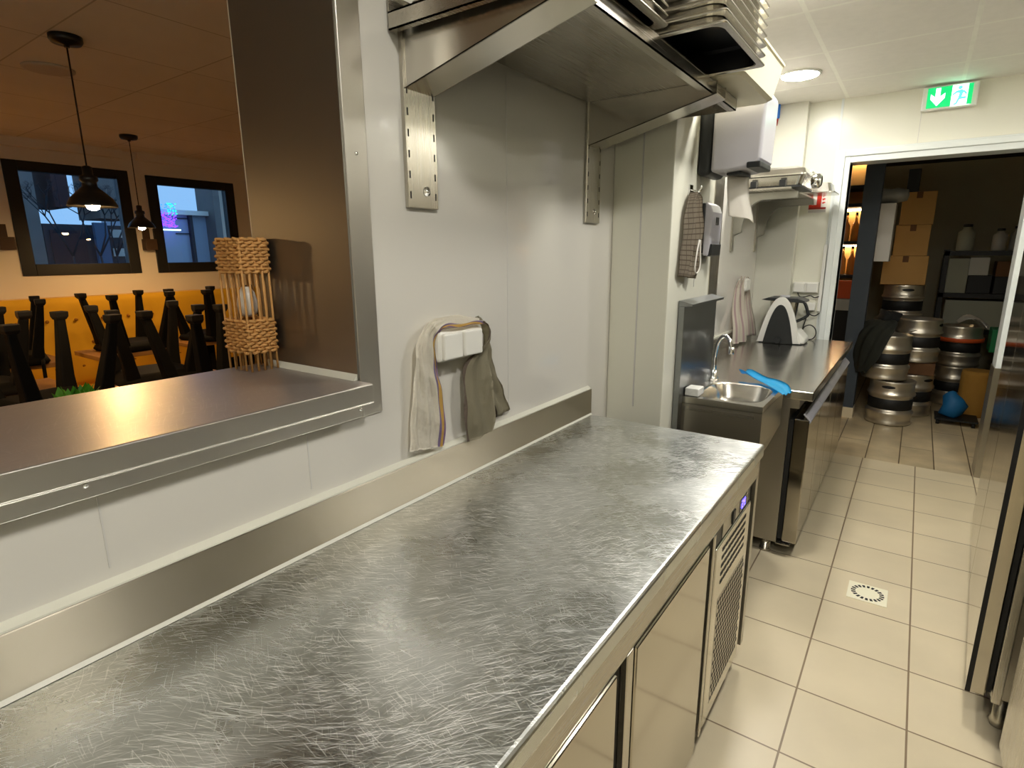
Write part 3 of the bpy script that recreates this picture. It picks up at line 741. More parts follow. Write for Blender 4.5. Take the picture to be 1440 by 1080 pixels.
# ================================================================== FAR LEFT WALL: SHELF, PANS, SOCKETS, TOWEL, SIGN
fs = thing('bracket_shelf', 'steel shelf on curved brackets above the far end of the undercounter fridge', 'shelf', (WX, 4.4, 1.55))
obj('shelf_board', B(WX+.004, -.70, 3.95, 4.84, 1.925, 1.938), 'steel', fs, bev=.002)
for y in (4.10, 4.78):
    obj('rail', B(WX, WX+.01, y-.03, y+.03, 1.55, 1.922), 'steel_dark', fs)
    bk = bmesh.new()
    p = [(WX+.011, 1.922), (-.69, 1.922), (-.685, 1.882), (-.885, 1.878)]
    for i in range(9):
        a = PI/2*i/8; p.append((-.885-.12*math.sin(a), 1.68+.198*math.cos(a)))
    p += [(WX+.011, 1.655)]
    prism(bk, p, 'y', y-.022, y-.019)
    prism(bk, p, 'y', y+.019, y+.022)
    prism(bk, [(-.685, 1.922), (-.683, 1.882), (-.687, 1.882), (-.689, 1.922)], 'y', y-.022, y+.022)
    q = p[3:-1]
    for a_, b_ in zip(q, q[1:]): prism(bk, [a_, b_, (b_[0]-.001, b_[1]+.003), (a_[0]-.001, a_[1]+.003)], 'y', y-.019, y+.019)
    obj('bracket', bk, 'steel_arm', fs)
ch = thing('chafing_pan', 'lidded steel food pan with black clips on the curved bracket shelf, nearest the dispenser', 'pan', (-.87, 4.2, 1.939))
cbm = bmesh.new(); a0 = [rect_ring(cbm, -1.03, -.66, 4.02, 4.40, 1.95, .03), rect_ring(cbm, -1.05, -.64, 4.0, 4.42, 2.005, .03), rect_ring(cbm, -1.06, -.63, 3.99, 4.43, 2.01, .03), rect_ring(cbm, -1.06, -.63, 3.99, 4.43, 2.02, .03)]
for a, b in zip(a0, a0[1:]): band(cbm, a, b, False)
cbm.faces.new(a0[0]); cbm.faces.new(a0[-1]); obj('pan_body', cbm, 'steel_smooth', ch)
cbm = bmesh.new(); a0 = [rect_ring(cbm, -1.055, -.635, 3.995, 4.425, 2.021, .03), rect_ring(cbm, -1.045, -.645, 4.005, 4.415, 2.05, .03), rect_ring(cbm, -1.01, -.68, 4.04, 4.38, 2.065, .03)]
for a, b in zip(a0, a0[1:]): band(cbm, a, b, False)
cbm.faces.new(a0[0]); cbm.faces.new(a0[-1]); obj('lid', cbm, 'steel_smooth', ch)
obj('base_tray', B(-1.05, -.65, 4.01, 4.41, 1.939, 1.949), 'black_pl', ch)
for x in (-.93, -.76): obj('clip', B(x-.018, x+.018, 3.982, 4.02, 1.944, 1.985), 'black_pl', ch, bev=.004)
obj('handle_end', lathe(bmesh.new(), [(.03, -.63), (.045, -.62), (.045, -.585), (.03, -.57)], 18, (0, 4.2, 1.985), 'x'), 'chrome', ch)
fp_ = bmesh.new(); a0 = [rect_ring(fp_, -1.0, -.53, 4.50, 4.82, 1.940, .03), rect_ring(fp_, -1.0, -.53, 4.50, 4.82, 1.946, .03), rect_ring(fp_, -.975, -.555, 4.525, 4.795, 1.948, .03), rect_ring(fp_, -.965, -.565, 4.535, 4.785, 2.005, .03)]
for a, b in zip(a0, a0[1:]): band(fp_, a, b, False)
fp_.faces.new(a0[0]); fp_.faces.new(a0[-1])
tag(obj('steel_pan', fp_, 'steel_smooth', loc=(-.77, 4.66, 1.94)), 'overturned shiny steel pan at the door end of the curved bracket shelf', 'pan')
fl = bmesh.new(); prism(fl, [(-.95, 2.0065), (-.66, 2.0065), (-.66, 2.05), (-.68, 2.095), (-.93, 2.095), (-.95, 2.05)], 'y', 4.56, 4.75)
tag(obj('steel_pan', fl, 'steel_smooth', loc=(-.8, 4.66, 2.006), bev=.012), 'small deep steel pan stood on the overturned pan of the curved bracket shelf', 'pan')
# socket on the side wall with striped towel
s2 = thing('power_socket', 'small white socket box on the left wall with a striped towel hung over it', 'socket', (WX, 4.42, 1.27))
obj('housing', B(WX, WX+.05, 4.36, 4.50, 1.265, 1.36), 'white', s2, bev=.008)
obj('cover', B(WX+.048, WX+.060, 4.37, 4.49, 1.275, 1.352), 'white', s2, bev=.004)
t3 = thing('striped_towel', 'long pale towel with faint pink stripes hanging beside the black and white machine', 'towel', (WX, 4.35, .9))
rows = [((X+.004, 4.40, 1.365), (X+.045, 4.40, 1.366)), ((X+.008, 4.36, 1.362), (X+.05, 4.345, 1.355)), ((X+.014, 4.27, 1.29), (X+.055, 4.345, 1.27)), ((X+.02, 4.23, 1.15), (X+.06, 4.40, 1.13)), ((X+.045, 4.20, 1.02), (X+.085, 4.42, 1.0)), ((X+.05, 4.185, .908), (X+.09, 4.44, .905))]
obj('front_fall', sheet(rows, 20, 5, lambda u, v: .012*math.sin(4*PI*u+2*v)), 'towel3', t3)
rows = [((X+.01, 4.47, 1.366), (X+.045, 4.49, 1.365)), ((X+.012, 4.515, 1.33), (X+.05, 4.515, 1.32)), ((X+.014, 4.50, 1.20), (X+.055, 4.57, 1.18)), ((X+.04, 4.46, 1.05), (X+.08, 4.62, 1.03)), ((X+.05, 4.46, .93), (X+.09, 4.66, .92))]
obj('rear_fall', sheet(rows, 14, 5, lambda u, v: .010*math.sin(3*PI*u+v)), 'towel3', t3)
# machine
mx = thing('food_processor', 'white arched kitchen machine with black front panel and dark lidded jug', 'kitchen machine', (-.78, 4.55, .89))
def arch(w, h, base, e=2.2, n=24):
    return [(-w*math.copysign(abs(math.cos(PI*i/n))**1, math.cos(PI*i/n))*(1-.0), base+h*(1-abs(math.cos(PI*i/n))**e)) for i in range(n+1)]
def shift(pts, cx): return [(cx+p[0], p[1]) for p in pts]
ax = -.787
bm = bmesh.new(); prism(bm, [(ax-.15, .896)]+shift(arch(.143, .325, .905), ax)+[(ax+.15, .896)], 'y', 4.50, 4.53)
obj('arch_shell', bm, 'white', mx, bev=.006, seg=3)
bm = bmesh.new(); prism(bm, [(ax-.103, .892)]+shift(arch(.10, .270, .905), ax)+[(ax+.103, .892)], 'y', 4.493, 4.512)
obj('front_panel', bm, 'black_pl', mx, bev=.004)
bm = bmesh.new(); prism(bm, [(ax-.13, .893), (ax+.175, .893), (ax+.175, .93), (ax+.12, .99), (ax-.10, .99)], 'y', 4.53, 4.72)
obj('base', bm, 'white', mx, bev=.012, seg=3)
obj('foot_strip', B(ax-.13, ax+.16, 4.50, 4.70, .8902, .894), 'black_pl', mx)
obj('dial', lathe(bmesh.new(), [(.020, 4.47), (.022, 4.475), (.022, 4.494)], 18, (ax, 0, .915), 'y'), 'black_pl', mx)
jg = obj('jug', lathe(bmesh.new(), [(.065, .99), (.085, 1.0), (.10, 1.205), (.10, 1.21)], 28, (ax, 4.625, 0)), 'steel_smooth', mx)
bm = bmesh.new(); prism(bm, [(ax-.145, 1.205), (ax-.09, 1.222), (ax+.10, 1.222), (ax+.15, 1.205), (ax+.15, 1.19), (ax+.10, 1.192), (ax-.10, 1.20)], 'y', 4.52, 4.73); obj('jug_lid', bm, 'black_pl', jg, bev=.005)
obj('lid_cap', lathe(bmesh.new(), [(.035, 1.222), (.035, 1.236)], 20, (ax, 4.62, 0)), 'lgrey_pl', jg)
obj('jug_handle', tube(bmesh.new(), smoothpath([(ax+.085, 4.60, 1.20), (ax+.135, 4.60, 1.19), (ax+.165, 4.60, 1.12), (ax+.16, 4.60, 1.09), (ax+.095, 4.60, 1.05), (ax+.08, 4.60, 1.07), (ax+.09, 4.60, 1.19)], 5), .011, 10), 'black_pl', jg)
# sockets on the far wall
s3 = thing('power_socket', 'white double socket with two plug caps on the far wall above the machine', 'socket', (-.70, 4.95, 1.24))
obj('housing', B(-.788, -.612, 4.918, 4.95, 1.238, 1.32), 'white', s3, bev=.006)
for x in (-.783, -.694): obj('cover', B(x, x+.078, 4.906, 4.92, 1.243, 1.315), 'white', s3, bev=.006)
obj('trunking', B(-.606, -.575, 4.925, 4.95, 1.10, 1.60), 'white', s3, bev=.003)
obj('cable', tube(bmesh.new(), smoothpath([(-.75, 4.915, 1.24), (-.735, 4.915, 1.212), (-.70, 4.915, 1.208), (-.66, 4.915, 1.22), (-.63, 4.915, 1.205), (-.60, 4.915, 1.215)], 6), .004, 8), 'cable', s3)
pg = thing('power_plug', 'square white plug adapter with a black cable looping down beside the machine', 'plug', (-.65, 4.95, 1.10))
obj('plug_body', B(-.69, -.618, 4.90, 4.95, 1.105, 1.165), 'white', pg, bev=.006)
obj('cable', tube(bmesh.new(), smoothpath([(-.66, 4.91, 1.105), (-.645, 4.91, 1.075), (-.61, 4.91, 1.068), (-.585, 4.915, 1.09)], 6), .004, 8), 'cable', pg)
obj('cord', tube(bmesh.new(), smoothpath([(-.662, 4.905, 1.105), (-.672, 4.89, 1.03), (-.685, 4.88, .955), (-.668, 4.87, .985), (-.63, 4.86, 1.0), (-.595, 4.86, .975), (-.585, 4.855, .93), (-.605, 4.83, .897), (-.65, 4.80, .895), (-.70, 4.75, .897)], 6), .004, 8), 'cable', pg)
# fire sign
fg = thing('fire_sign', 'small red fire safety sign on the far wall beside the door frame', 'sign', (-.68, 4.95, 1.83))
obj('plate', B(-.745, -.622, 4.944, 4.95, 1.832, 2.0), 'sgn_white', fg)
obj('red_field', B(-.742, -.66, 4.942, 4.9445, 1.872, 1.998), 'red', fg)
obj('grey_strip', B(-.742, -.626, 4.942, 4.9445, 1.835, 1.855), 'sgn_grey', fg)
obj('dark_strip', B(-.742, -.626, 4.942, 4.9445, 1.858, 1.872), 'red2', fg)
fm = bmesh.new()
for i in range(4): prism(fm, [(-.65, 1.895+.025*i), (-.63, 1.905+.025*i), (-.642, 1.911+.025*i), (-.655, 1.905+.025*i)], 'y', 4.942, 4.9445)
obj('flame_symbol', fm, 'red', fg)
fx = bmesh.new(); prism(fx, [(-.72, 1.89), (-.69, 1.89), (-.69, 1.95), (-.70, 1.965), (-.71, 1.965), (-.72, 1.95)], 'y', 4.9405, 4.9422); obj('extinguisher_symbol', fx, 'sgn_white', fg)
# marker on the column
mk = thing('marker_pen', 'bright blue pen held upright high on the far column', 'pen', (-.815, 4.82, 2.33))
mk.location = (-1.0, 4.853, 2.47); ORG[mk.name] = Vector(mk.location)
obj('barrel', lathe(bmesh.new(), [(.012, 2.365), (.013, 2.37), (.013, 2.495), (.009, 2.50)], 14, (-1.0, 4.853, 0.15)), 'blue_pl', mk)
obj('nib', lathe(bmesh.new(), [(.002, 2.315), (.004, 2.33), (.006, 2.364)], 12, (-1.0, 4.853, .15)), 'red2', mk)
obj('clip', B(-1.007, -.993, 4.862, 4.872, 2.57, 2.61), 'chrome', mk)

# ================================================================== EXIT SIGN, CEILING LAMPS, DRAIN
ex = thing('exit_sign', 'lit green emergency exit sign with down arrow and running man above the doorway', 'sign', (.02, 4.92, 2.455))
obj('case', B(-.125, .168, 4.895, 4.95, 2.452, 2.594), 'white', ex, bev=.006)
obj('green_panel', B(-.098, .03, 4.890, 4.896, 2.464, 2.586), 'ex_green', ex)
obj('white_panel', B(.03, .128, 4.890, 4.896, 2.464, 2.586), 'ex_white', ex)
ar = bmesh.new(); prism(ar, [(-.055, 2.58), (-.030, 2.58), (-.030, 2.528), (-.004, 2.548), (-.004, 2.518), (-.0425, 2.473), (-.08, 2.518), (-.08, 2.548), (-.055, 2.528)], 'y', 4.8885, 4.8905); obj('arrow', ar, 'ex_white', ex)
rm = bmesh.new(); lathe(rm, [(.011, 4.8885), (.011, 4.8905)], 16, (.071, 0, 2.568), 'y')
prism(rm, [(.052, 2.55), (.078, 2.556), (.098, 2.545), (.11, 2.528), (.104, 2.523), (.093, 2.537), (.088, 2.535), (.083, 2.512), (.106, 2.512), (.106, 2.5), (.074, 2.498), (.062, 2.47), (.048, 2.466), (.046, 2.474), (.056, 2.479), (.066, 2.508), (.07, 2.535), (.056, 2.538), (.038, 2.525), (.034, 2.532)], 'y', 4.8885, 4.8905)
obj('running_man', rm, 'ex_pale', ex)
dr = bmesh.new(); prism(dr, [(.113, 2.586), (.137, 2.586), (.137, 2.464), (.113, 2.464)], 'y', 4.8885, 4.8905); obj('door_symbol', dr, 'ex_green', ex)
def downlight(x, y, label):
    t = thing('ceiling_lamp', label, 'ceiling lamp', (x, y, CZ), 'round recessed ceiling lamps')
    bm = bmesh.new(); lathe(bm, [(.118, CZ-.001), (.118, CZ-.008), (.108, CZ-.012), (.104, CZ-.010)], 40, (x, y, 0)); obj('rim', bm, 'white', t)
    bm = bmesh.new(); lathe(bm, [(.103, CZ-.0105), (.103, CZ-.0125), (.09, CZ-.0145)], 40, (x, y, 0)); obj('diffuser', bm, 'led', t)
downlight(-.50, 2.70, 'unseen round ceiling lamp added above the hand wash basin to light the far counter')  # added out of view to brighten the far counter and wall
downlight(-.745, 4.13, 'bright round ceiling lamp near the far left corner behind the cream tub')
for (x, y, w) in ((.15, 2.30, 'over the far end of the long counter'), (.15, .55, 'over the aisle beside the hatch'), (.15, -.95, 'at the near end of the kitchen'), (.80, 3.5, 'above the right hand fridges, unseen and added to light the far end')):  # the one over the fridges is added, unseen, to light the far end
    downlight(x, y, 'round white ceiling lamp '+w)
t_ = thing('ceiling_lamp', 'unseen dim lamp added behind the storeroom door lintel to light the kegs', 'ceiling lamp', (.35, 5.5, 2.55), 'round recessed ceiling lamps')  # made-up lamp out of view, put in to brighten the kegs
bm = bmesh.new(); lathe(bm, [(.11, 2.549), (.11, 2.535), (.09, 2.525)], 32, (.35, 5.5, 0)); obj('diffuser', bm, 'led_fill', t_)
dn = thing('floor_drain', 'square cream floor drain with a ring of dark slots in the tiled aisle', 'drain', (-.008, 2.857, 0))
obj('plate', B(-.088, .07, 2.779, 2.936, .0003, .004), 'cream_pl', dn, bev=.0015)
sl = bmesh.new()
for i in range(20):
    a = 2*PI*i/20; c, s = math.cos(a), math.sin(a); p = []
    for (r, w) in ((.048, -.0045), (.048, .0045), (.066, .006), (.066, -.006)): p.append((-.009+r*c-w*s, 2.857+r*s+w*c))
    prism(sl, p, 'z', .0039, .0045)
obj('slots', sl, 'gasket', dn)

# ================================================================== RIGHT SIDE
fr = thing('upright_fridge', 'tall steel upright fridge with mirror-like doors along the right side of the aisle', 'fridge', (.30, 2.18, 0))
def fridge_parts(root):
    o = Vector((.30, 2.18, 0))
    def W(x0, x1, y0, y1, z0, z1): return B(o.x+x0, o.x+x1, o.y+y0, o.y+y1, z0, z1)
    obj('body', W(.065, .78, .02, 1.66, .12, 2.05), 'steel_dark', root, bev=.003)
    for (a, b) in ((0, .825), (.835, 1.66)):
        d = obj('door', W(0, .05, a, b, .125, 1.78), 'steel_mir', root, bev=.004)
        obj('gasket', W(.05, .064, a+.012, b-.012, .14, 1.77), 'gasket', d)
    obj('fascia', W(.0, .065, 0, 1.66, 1.79, 2.05), 'steel_dark', root)
    for (x, y) in ((.10, .06), (.72, .06), (.10, 1.6), (.72, 1.6)):
        obj('leg', lathe(bmesh.new(), [(.022, 0), (.026, .02), (.02, .03), (.02, .12)], 16, (o.x+x, o.y+y, 0)), 'steel_z', root)
    obj('door_edge_strip', W(-.0015, .012, -.004, .0, .125, 1.78), 'gasket', root)
    obj('hinge_side', W(.066, .09, -.012, .02, .12, 2.05), 'steel_z', root, bev=.002)
fridge_parts(fr)
fr.rotation_euler = (0, 0, -math.radians(3.9))
rcb = thing('side_cabinet', 'stainless cabinet at the right edge nearest the camera', 'cabinet', (.37, 1.2, 0))
obj('body', B(.385, 1.15, .4, 1.965, .12, 1.96), 'steel_dark', rcb, bev=.004)
obj('door', B(.367, .384, .42, 1.955, .13, 1.9), 'steel_z', rcb, bev=.003)
for (x, y) in ((.44, 1.9), (1.05, 1.9), (.44, .5), (1.05, .5)):
    obj('leg', lathe(bmesh.new(), [(.022, 0), (.026, .02), (.02, .03), (.02, .12)], 16, (x, y, 0)), 'steel_z', rcb)

# ================================================================== STOREROOM
def make_keg(label):
    k = thing('beer_keg', label, 'keg', (0, 0, 0), 'steel beer kegs stacked in the dark storeroom')
    R, H = .185, .405
    pr_ = [(.155, .0), (.178, .004), (.185, .018), (.176, .035), (.176, .06), (.180, .085), (.186, .10), (.190, .112), (.186, .124), (.176, .13), (.172, .135), (.172, .255), (.176, .262), (.186, .27), (.190, .282), (.186, .294), (.178, .305), (.176, .33), (.176, .385), (.18, .40), (.175, .405), (.165, .405), (.165, .36), (.14, .35), (.03, .352)]
    obj('shell', lathe(bmesh.new(), pr_, 40), 'keg', k)
    obj('rubber_band', lathe(bmesh.new(), [(.171, .145), (.1745, .148), (.1745, .242), (.171, .245)], 40), 'gasket', k)
    obj('valve', lathe(bmesh.new(), [(.03, .35), (.03, .372), (.02, .375), (.02, .39)], 18), 'keg', k)
    hh = bmesh.new(); rows = []
    for z0, z1, da in ((.343, .349, .24), (.349, .361, .30), (.361, .367, .24)): pass
    A = []; C = []
    for i in range(15):
        a = -.30+.60*i/14; e = .012*math.sqrt(max(0, 1-(a/.305)**2))+.0015
        A.append((a, .356-e)); C.append((a, .356+e))
    for (r0, r1) in ((.1755, .1775),):
        vi = []; 
        for (a, z), (a2, z2) in zip(A, C):
            c, s = math.cos(a-PI/2), math.sin(a-PI/2)
            vi.append([hh.verts.new((r0*c, r0*s, z)), hh.verts.new((r1*c, r1*s, z)), hh.verts.new((r1*c, r1*s, z2)), hh.verts.new((r0*c, r0*s, z2))])
        for p, q in zip(vi, vi[1:]):
            for i in range(4): hh.faces.new([p[i], p[(i+1) % 4], q[(i+1) % 4], q[i]])
        hh.faces.new(vi[0][::-1]); hh.faces.new(vi[-1])
    obj('hand_hole', hh, 'gasket', k)
    return k
kg = make_keg('front steel keg standing on the storeroom floor with a hand hole near its rim')
kg.location = (-.07, 6.16, 0); kg.rotation_euler = (0, 0, .12-.25)
for (x, y, z, rz, lb) in ((-.145, 6.20, .406, 2.2, 'steel keg on top of the front keg, half covered by the dark jacket'),
                          (-.10, 7.14, 0, 1.6, 'bottom keg of the tall stack behind the jacket'),
                          (-.10, 7.14, .406, 1.2, 'middle keg of the tall stack behind the jacket'),
                          (-.10, 7.14, .812, .22, 'topmost keg under the cardboard boxes'),
                          (.43, 7.32, 0, 1.0, 'lower keg of the right hand stack behind the blue bag'),
                          (.43, 7.32, .406, 1.9, 'upper keg of the right hand stack with an orange band'),
                          (.07, 6.63, 0, .9, 'dim keg beneath the brown carton'),
                          (.07, 6.63, .52, 1.3, 'dim keg on top of the brown carton')):
    k_ = dup(kg, (x, y, z), rz, lb)
obm = bmesh.new(); rr_ = [[obm.verts.new((.43+q_*math.cos(2*PI*i/48), 7.32+q_*math.sin(2*PI*i/48), z_)) for i in range(48)] for q_, z_ in ((.191, .655), (.194, .655), (.194, .695), (.191, .695))]
for a, b in zip(rr_, rr_[1:]+rr_[:1]): band(obm, a, b)
ob = obj('orange_band', obm, 'orange', loc=(.43, 7.32, .655))
tag(ob, 'orange strap around the upper keg of the right hand stack', 'strap')
tag(obj('brown_carton', B(-.08, .235, 6.48, 6.78, .407, .519), 'card_d', loc=(.07, 6.63, .407), bev=.004), 'brown carton squeezed between the two dim kegs in the storeroom', 'box')
# jacket
jr = []
for (z, a0, a1, r) in ((.865, -3.0, -1.0, .09), (.93, -3.05, -.9, .12), (.86, -3.25, -1.15, .215), (.74, -3.35, -1.35, .235), (.62, -3.3, -1.5, .24), (.52, -3.15, -1.75, .225), (.44, -2.9, -2.05, .215)):
    jr.append((z, a0, a1, r))
bmj = bmesh.new(); gv = []; KX, KY = -.145, 6.20
JR = [(.945, -3.3, -.6, .03), (.935, -3.3, -.7, .11), (.89, -3.35, -1.1, .19), (.81, -3.5, -1.35, .222), (.72, -3.55, -1.5, .232), (.62, -3.5, -1.65, .232), (.54, -3.3, -1.85, .225), (.46, -2.9, -2.1, .215)]
NJ = 26; rowsj = []
for (z, a0, a1, r) in JR:
    rowsj.append([Vector((KX-.035+r*math.cos(a0+(a1-a0)*j/NJ), KY+r*math.sin(a0+(a1-a0)*j/NJ), z)) for j in range(NJ+1)])
cols = [smoothpath([rw[j] for rw in rowsj], 4) for j in range(NJ+1)]
vs = []
for j in range(NJ+1):
    c_ = []
    for i, p in enumerate(cols[j]):
        d = (p-Vector((KX-.035, KY, p.z)))
        if d.length > .02: d.normalize()
        w = .013*math.sin(j*1.15+.06*i)+.006*math.sin(j*2.7+i*.5)
        c_.append(bmj.verts.new(p+d*w*(min(1, i/8))+Vector((0, 0, .012*math.sin(j*.9)*min(1, i/20)))))
    vs.append(c_)
for j in range(NJ):
    for i in range(len(vs[0])-1):
        f = bmj.faces.new([vs[j][i], vs[j+1][i], vs[j+1][i+1], vs[j][i+1]]); f.smooth = True
bmesh.ops.solidify(bmj, geom=bmj.faces[:], thickness=.006)
jk = thing('jacket', 'dark grey jacket draped over the front keg stack', 'jacket', (KX, KY, .82))
obj('jacket_body', bmj, 'jacket', jk)
col_ = bmesh.new()
lathe(col_, [(.02, .90), (.07, .895), (.10, .93), (.09, .98), (.05, 1.02), (.01, 1.03)], 18, (KX-.03, KY+.02, 0)); 
for v in col_.verts: v.co += Vector((.02*math.sin(v.co.z*60), .02*math.cos(v.co.x*50), .015*math.sin(v.co.x*40+v.co.y*30)))
obj('bundled_hood', col_, 'jacket_d', jk)
sc_ = bmesh.new(); 
sv = sheet([((-.03, 6.04, .845), (.015, 6.06, .85)), ((0, 6.02, .865), (.04, 6.05, .87)), ((.045, 6.03, .878), (.06, 6.07, .88))], 6, 4, lambda u, v: .004*math.sin(5*u+4*v), .004); sc_.free()
tag(obj('paper_scrap', sv, 'sgn_white', loc=(.01, 6.05, .82)), 'crumpled white paper on the rim of the keg beside the jacket', 'paper')
# boxes
G3 = 'cardboard boxes stacked on the tallest keg'
def carton(x0, x1, y0, y1, z0, z1, lb, m='card', g=None):
    t = thing('cardboard_box', lb, 'box', ((x0+x1)/2, (y0+y1)/2, z0), g)
    obj('carton', B(x0, x1, y0, y1, z0, z1), m, t, bev=.004)
    xm = (x0+x1)/2; obj('flap_seam', B(xm-.025, xm+.025, y0-.0012, y1+.0012, z1-.06, z1+.0012), 'card_d' if m == 'card' else 'boxg', t)
carton(-.31, .065, 6.98, 7.34, 1.219, 1.50, 'lowest cardboard box resting on the topmost keg', g=G3)
carton(-.24, .045, 7.0, 7.32, 1.502, 1.80, 'middle cardboard box of the stack above the kegs', g=G3)
carton(-.22, .055, 7.0, 7.32, 1.802, 2.11, 'top cardboard box of the stack above the kegs', g=G3)
tag(obj('black_box', B(-.20, -.10, 7.05, 7.25, 2.112, 2.33), 'rack', loc=(-.15, 7.15, 2.112), bev=.004), 'black upright box on top of the cardboard stack', 'box')
wc = thing('small_cabinet', 'plain white cabinet hung beside the slate pillar in the storeroom', 'cabinet', (-.34, 6.66, 1.46))
obj('carcass', B(-.452, -.245, 6.52, 6.80, 1.452, 1.985), 'boxw', wc, bev=.003)
obj('door', B(-.452, -.247, 6.50, 6.519, 1.455, 1.982), 'sgn_white', wc, bev=.002)
obj('hanging_bracket', B(-.452, -.40, 6.262, 6.50, 1.86, 1.90), 'rack', wc)
pkt = bmesh.new()
lathe(pkt, [(.02, -.46), (.06, -.455), (.068, -.36), (.062, -.30), (.07, -.26), (.05, -.17), (.01, -.16)], 16, (0, 6.62, 2.055), 'x')
tag(obj('wrapped_roll', pkt, 'plastic_bag', loc=(-.30, 6.62, 1.99)), 'plastic wrapped roll lying on top of the white cabinet', 'roll')
# rack
rk = thing('storage_rack', 'black storage rack in the dark right corner of the storeroom', 'rack', (.55, 7.6, 0))
for (x, y) in ((.22, 7.60), (1.04, 7.60), (.22, 7.98), (1.04, 7.98)):
    obj('upright', B(x-.02, x+.02, y-.02, y+.02, 0, 1.56), 'rack', rk)
for z in (.70, 1.07, 1.50): obj('shelf', B(.20, 1.06, 7.58, 8.0, z, z+.045), 'rack', rk)
for (n, lb, x0, x1, z0, z1, m) in (('white_box', 'tall pale box on the middle rack shelf', .225, .40, 1.116, 1.47, 'boxg'), ('white_box', 'small white box perched on the dark box of the rack', .40, .56, 1.30, 1.48, 'boxw'),
                                ('dark_box', 'dark box with red mark under the small white box', .405, .60, 1.116, 1.298, 'rack'), ('cardboard_box', 'brown box on the rack at the right', .62, .88, 1.29, 1.44, 'card_d'), ('dark_box', 'black box below the brown box on the rack', .62, .88, 1.116, 1.288, 'rack'),
                                ('white_box', 'wide grey box on the lowest rack shelf', .25, .90, .746, 1.04, 'boxg')):
    tag(obj(n, B(x0+.02, x1+.02, 7.62, 7.92, z0, z1), m, loc=((x0+x1)/2, 7.77, z0), bev=.004), lb, 'box', 'boxes on the storeroom rack')
def jar(x, y, z, r, h, m, lb, n='glass_jar'):
    t = thing(n, lb, 'jar', (x, y, z), 'jars on top of the storeroom rack')
    obj('body', lathe(bmesh.new(), [(r*.9, z), (r, z+.01), (r, z+h*.7), (r*.5, z+h*.82), (r*.5, z+h*.9)], 20, (x, y, 0)), m, t)
    obj('lid', lathe(bmesh.new(), [(r*.55, z+h*.9), (r*.55, z+h)], 16, (x, y, 0)), 'black_pl', t)
jar(.36, 7.72, 1.546, .075, .27, 'boxg', 'grey container at the left end of the rack top')
jar(.63, 7.68, 1.546, .06, .22, 'plastic_bag', 'clear jar at the middle of the rack top')
jar(.76, 7.72, 1.546, .05, .24, 'plastic_bag', 'slim clear jar at the right of the rack top')
# floor clutter
bg = bmesh.new(); lathe(bg, [(.07, .065), (.09, .08), (.095, .16), (.075, .23), (.035, .28), (.015, .30)], 14, (.41, 6.44, 0), smooth=True)
for v in bg.verts: v.co += Vector((.018*math.sin(v.co.z*30+v.co.y*20), 0, .01*math.sin(v.co.x*40)))
tag(obj('blue_bag', bg, 'blue_bag', loc=(.41, 6.44, .065)), 'blue plastic bag on the low black trolley', 'bag')
ty = thing('low_trolley', 'low black trolley carrying the blue bag in front of the kegs', 'trolley', (.40, 6.46, 0))
obj('deck', B(.285, .60, 6.30, 6.58, .045, .062), 'rack', ty)
for (x, y) in ((.31, 6.33), (.57, 6.33), (.31, 6.55), (.57, 6.55)): obj('wheel', lathe(bmesh.new(), [(.022, x-.012), (.022, x+.012)], 14, (0, y, .0225), 'x'), 'gasket', ty)
sk2 = bmesh.new(); lathe(sk2, [(.12, .0), (.13, .02), (.13, .28), (.115, .40), (.12, .44)], 16, (.575, 6.84, 0))
for v in sk2.verts: v.co += Vector((.012*math.sin(v.co.z*30), .012*math.cos(v.co.z*26), 0))
tag(obj('paper_sack', sk2, 'sack', loc=(.575, 6.84, 0)), 'brown paper sack standing on the storeroom floor at the right', 'sack')
tag(obj('dark_crate', B(.72, .95, 6.95, 7.3, 0, .60), 'rack', loc=(.83, 7.1, 0), bev=.005), 'tall dark crate under the green crate', 'crate')
gc = B(.64, .93, 6.97, 7.25, .602, .82); tag(obj('green_crate', gc, 'green_pl', loc=(.8, 7.1, .602), bev=.006), 'green plastic crate at the right edge of the doorway', 'crate')
wb = sheet([((.38, 7.2, .845), (.38, 7.45, .845)), ((.44, 7.17, .89), (.46, 7.45, .90)), ((.54, 7.16, .87), (.54, 7.45, .88)), ((.635, 7.28, .80), (.635, 7.45, .81))], 10, 4, lambda u, v: .015*math.sin(9*u+7*v), .01)
dkb = B(.62+.02, .79, 7.0, 7.38, .45, .78); dkb.free()
wbo = obj('white_bag', wb, 'sgn_white', loc=(.5, 7.3, .815)); tag(wbo, 'limp whitish bag on the right hand keg stack', 'bag')
# back bar with lit bottles seen left of the pillar
bb = thing('back_bar', 'dark bar shelving with warm lights seen left of the slate pillar', 'bar shelf', (-.95, 7.2, 0))
obj('counter_block', B(-1.5, -.47, 6.85, 7.5, 0, .95), 'rack', bb)
obj('counter_top', B(-1.5, -.46, 6.83, 7.5, .95, 1.065), 'boxw', bb)
obj('back_panel', B(-1.5, -.46, 7.46, 7.5, 1.065, 2.50), 'card', bb)
for z in (1.27, 1.62, 2.0, 2.18): obj('shelf', B(-1.5, -.47, 7.1, 7.46, z, z+.035), 'rack', bb)
for z in (1.60, 1.98, 2.49): obj('light_strip', B(-1.45, -.50, 7.40, 7.44, z, z+.015), 'warmstrip', bb)
tag(obj('orange_box', B(-.72, -.545, 6.9, 7.05, 1.067, 1.25), 'orange', loc=(-.63, 6.98, 1.067), bev=.003), 'orange box on the bar counter left of the pillar', 'box')
bt_ = thing('bar_bottle', 'amber bottle on the lit bar shelves', 'bottle', (0, 0, 0), 'bottles on the lit back bar')
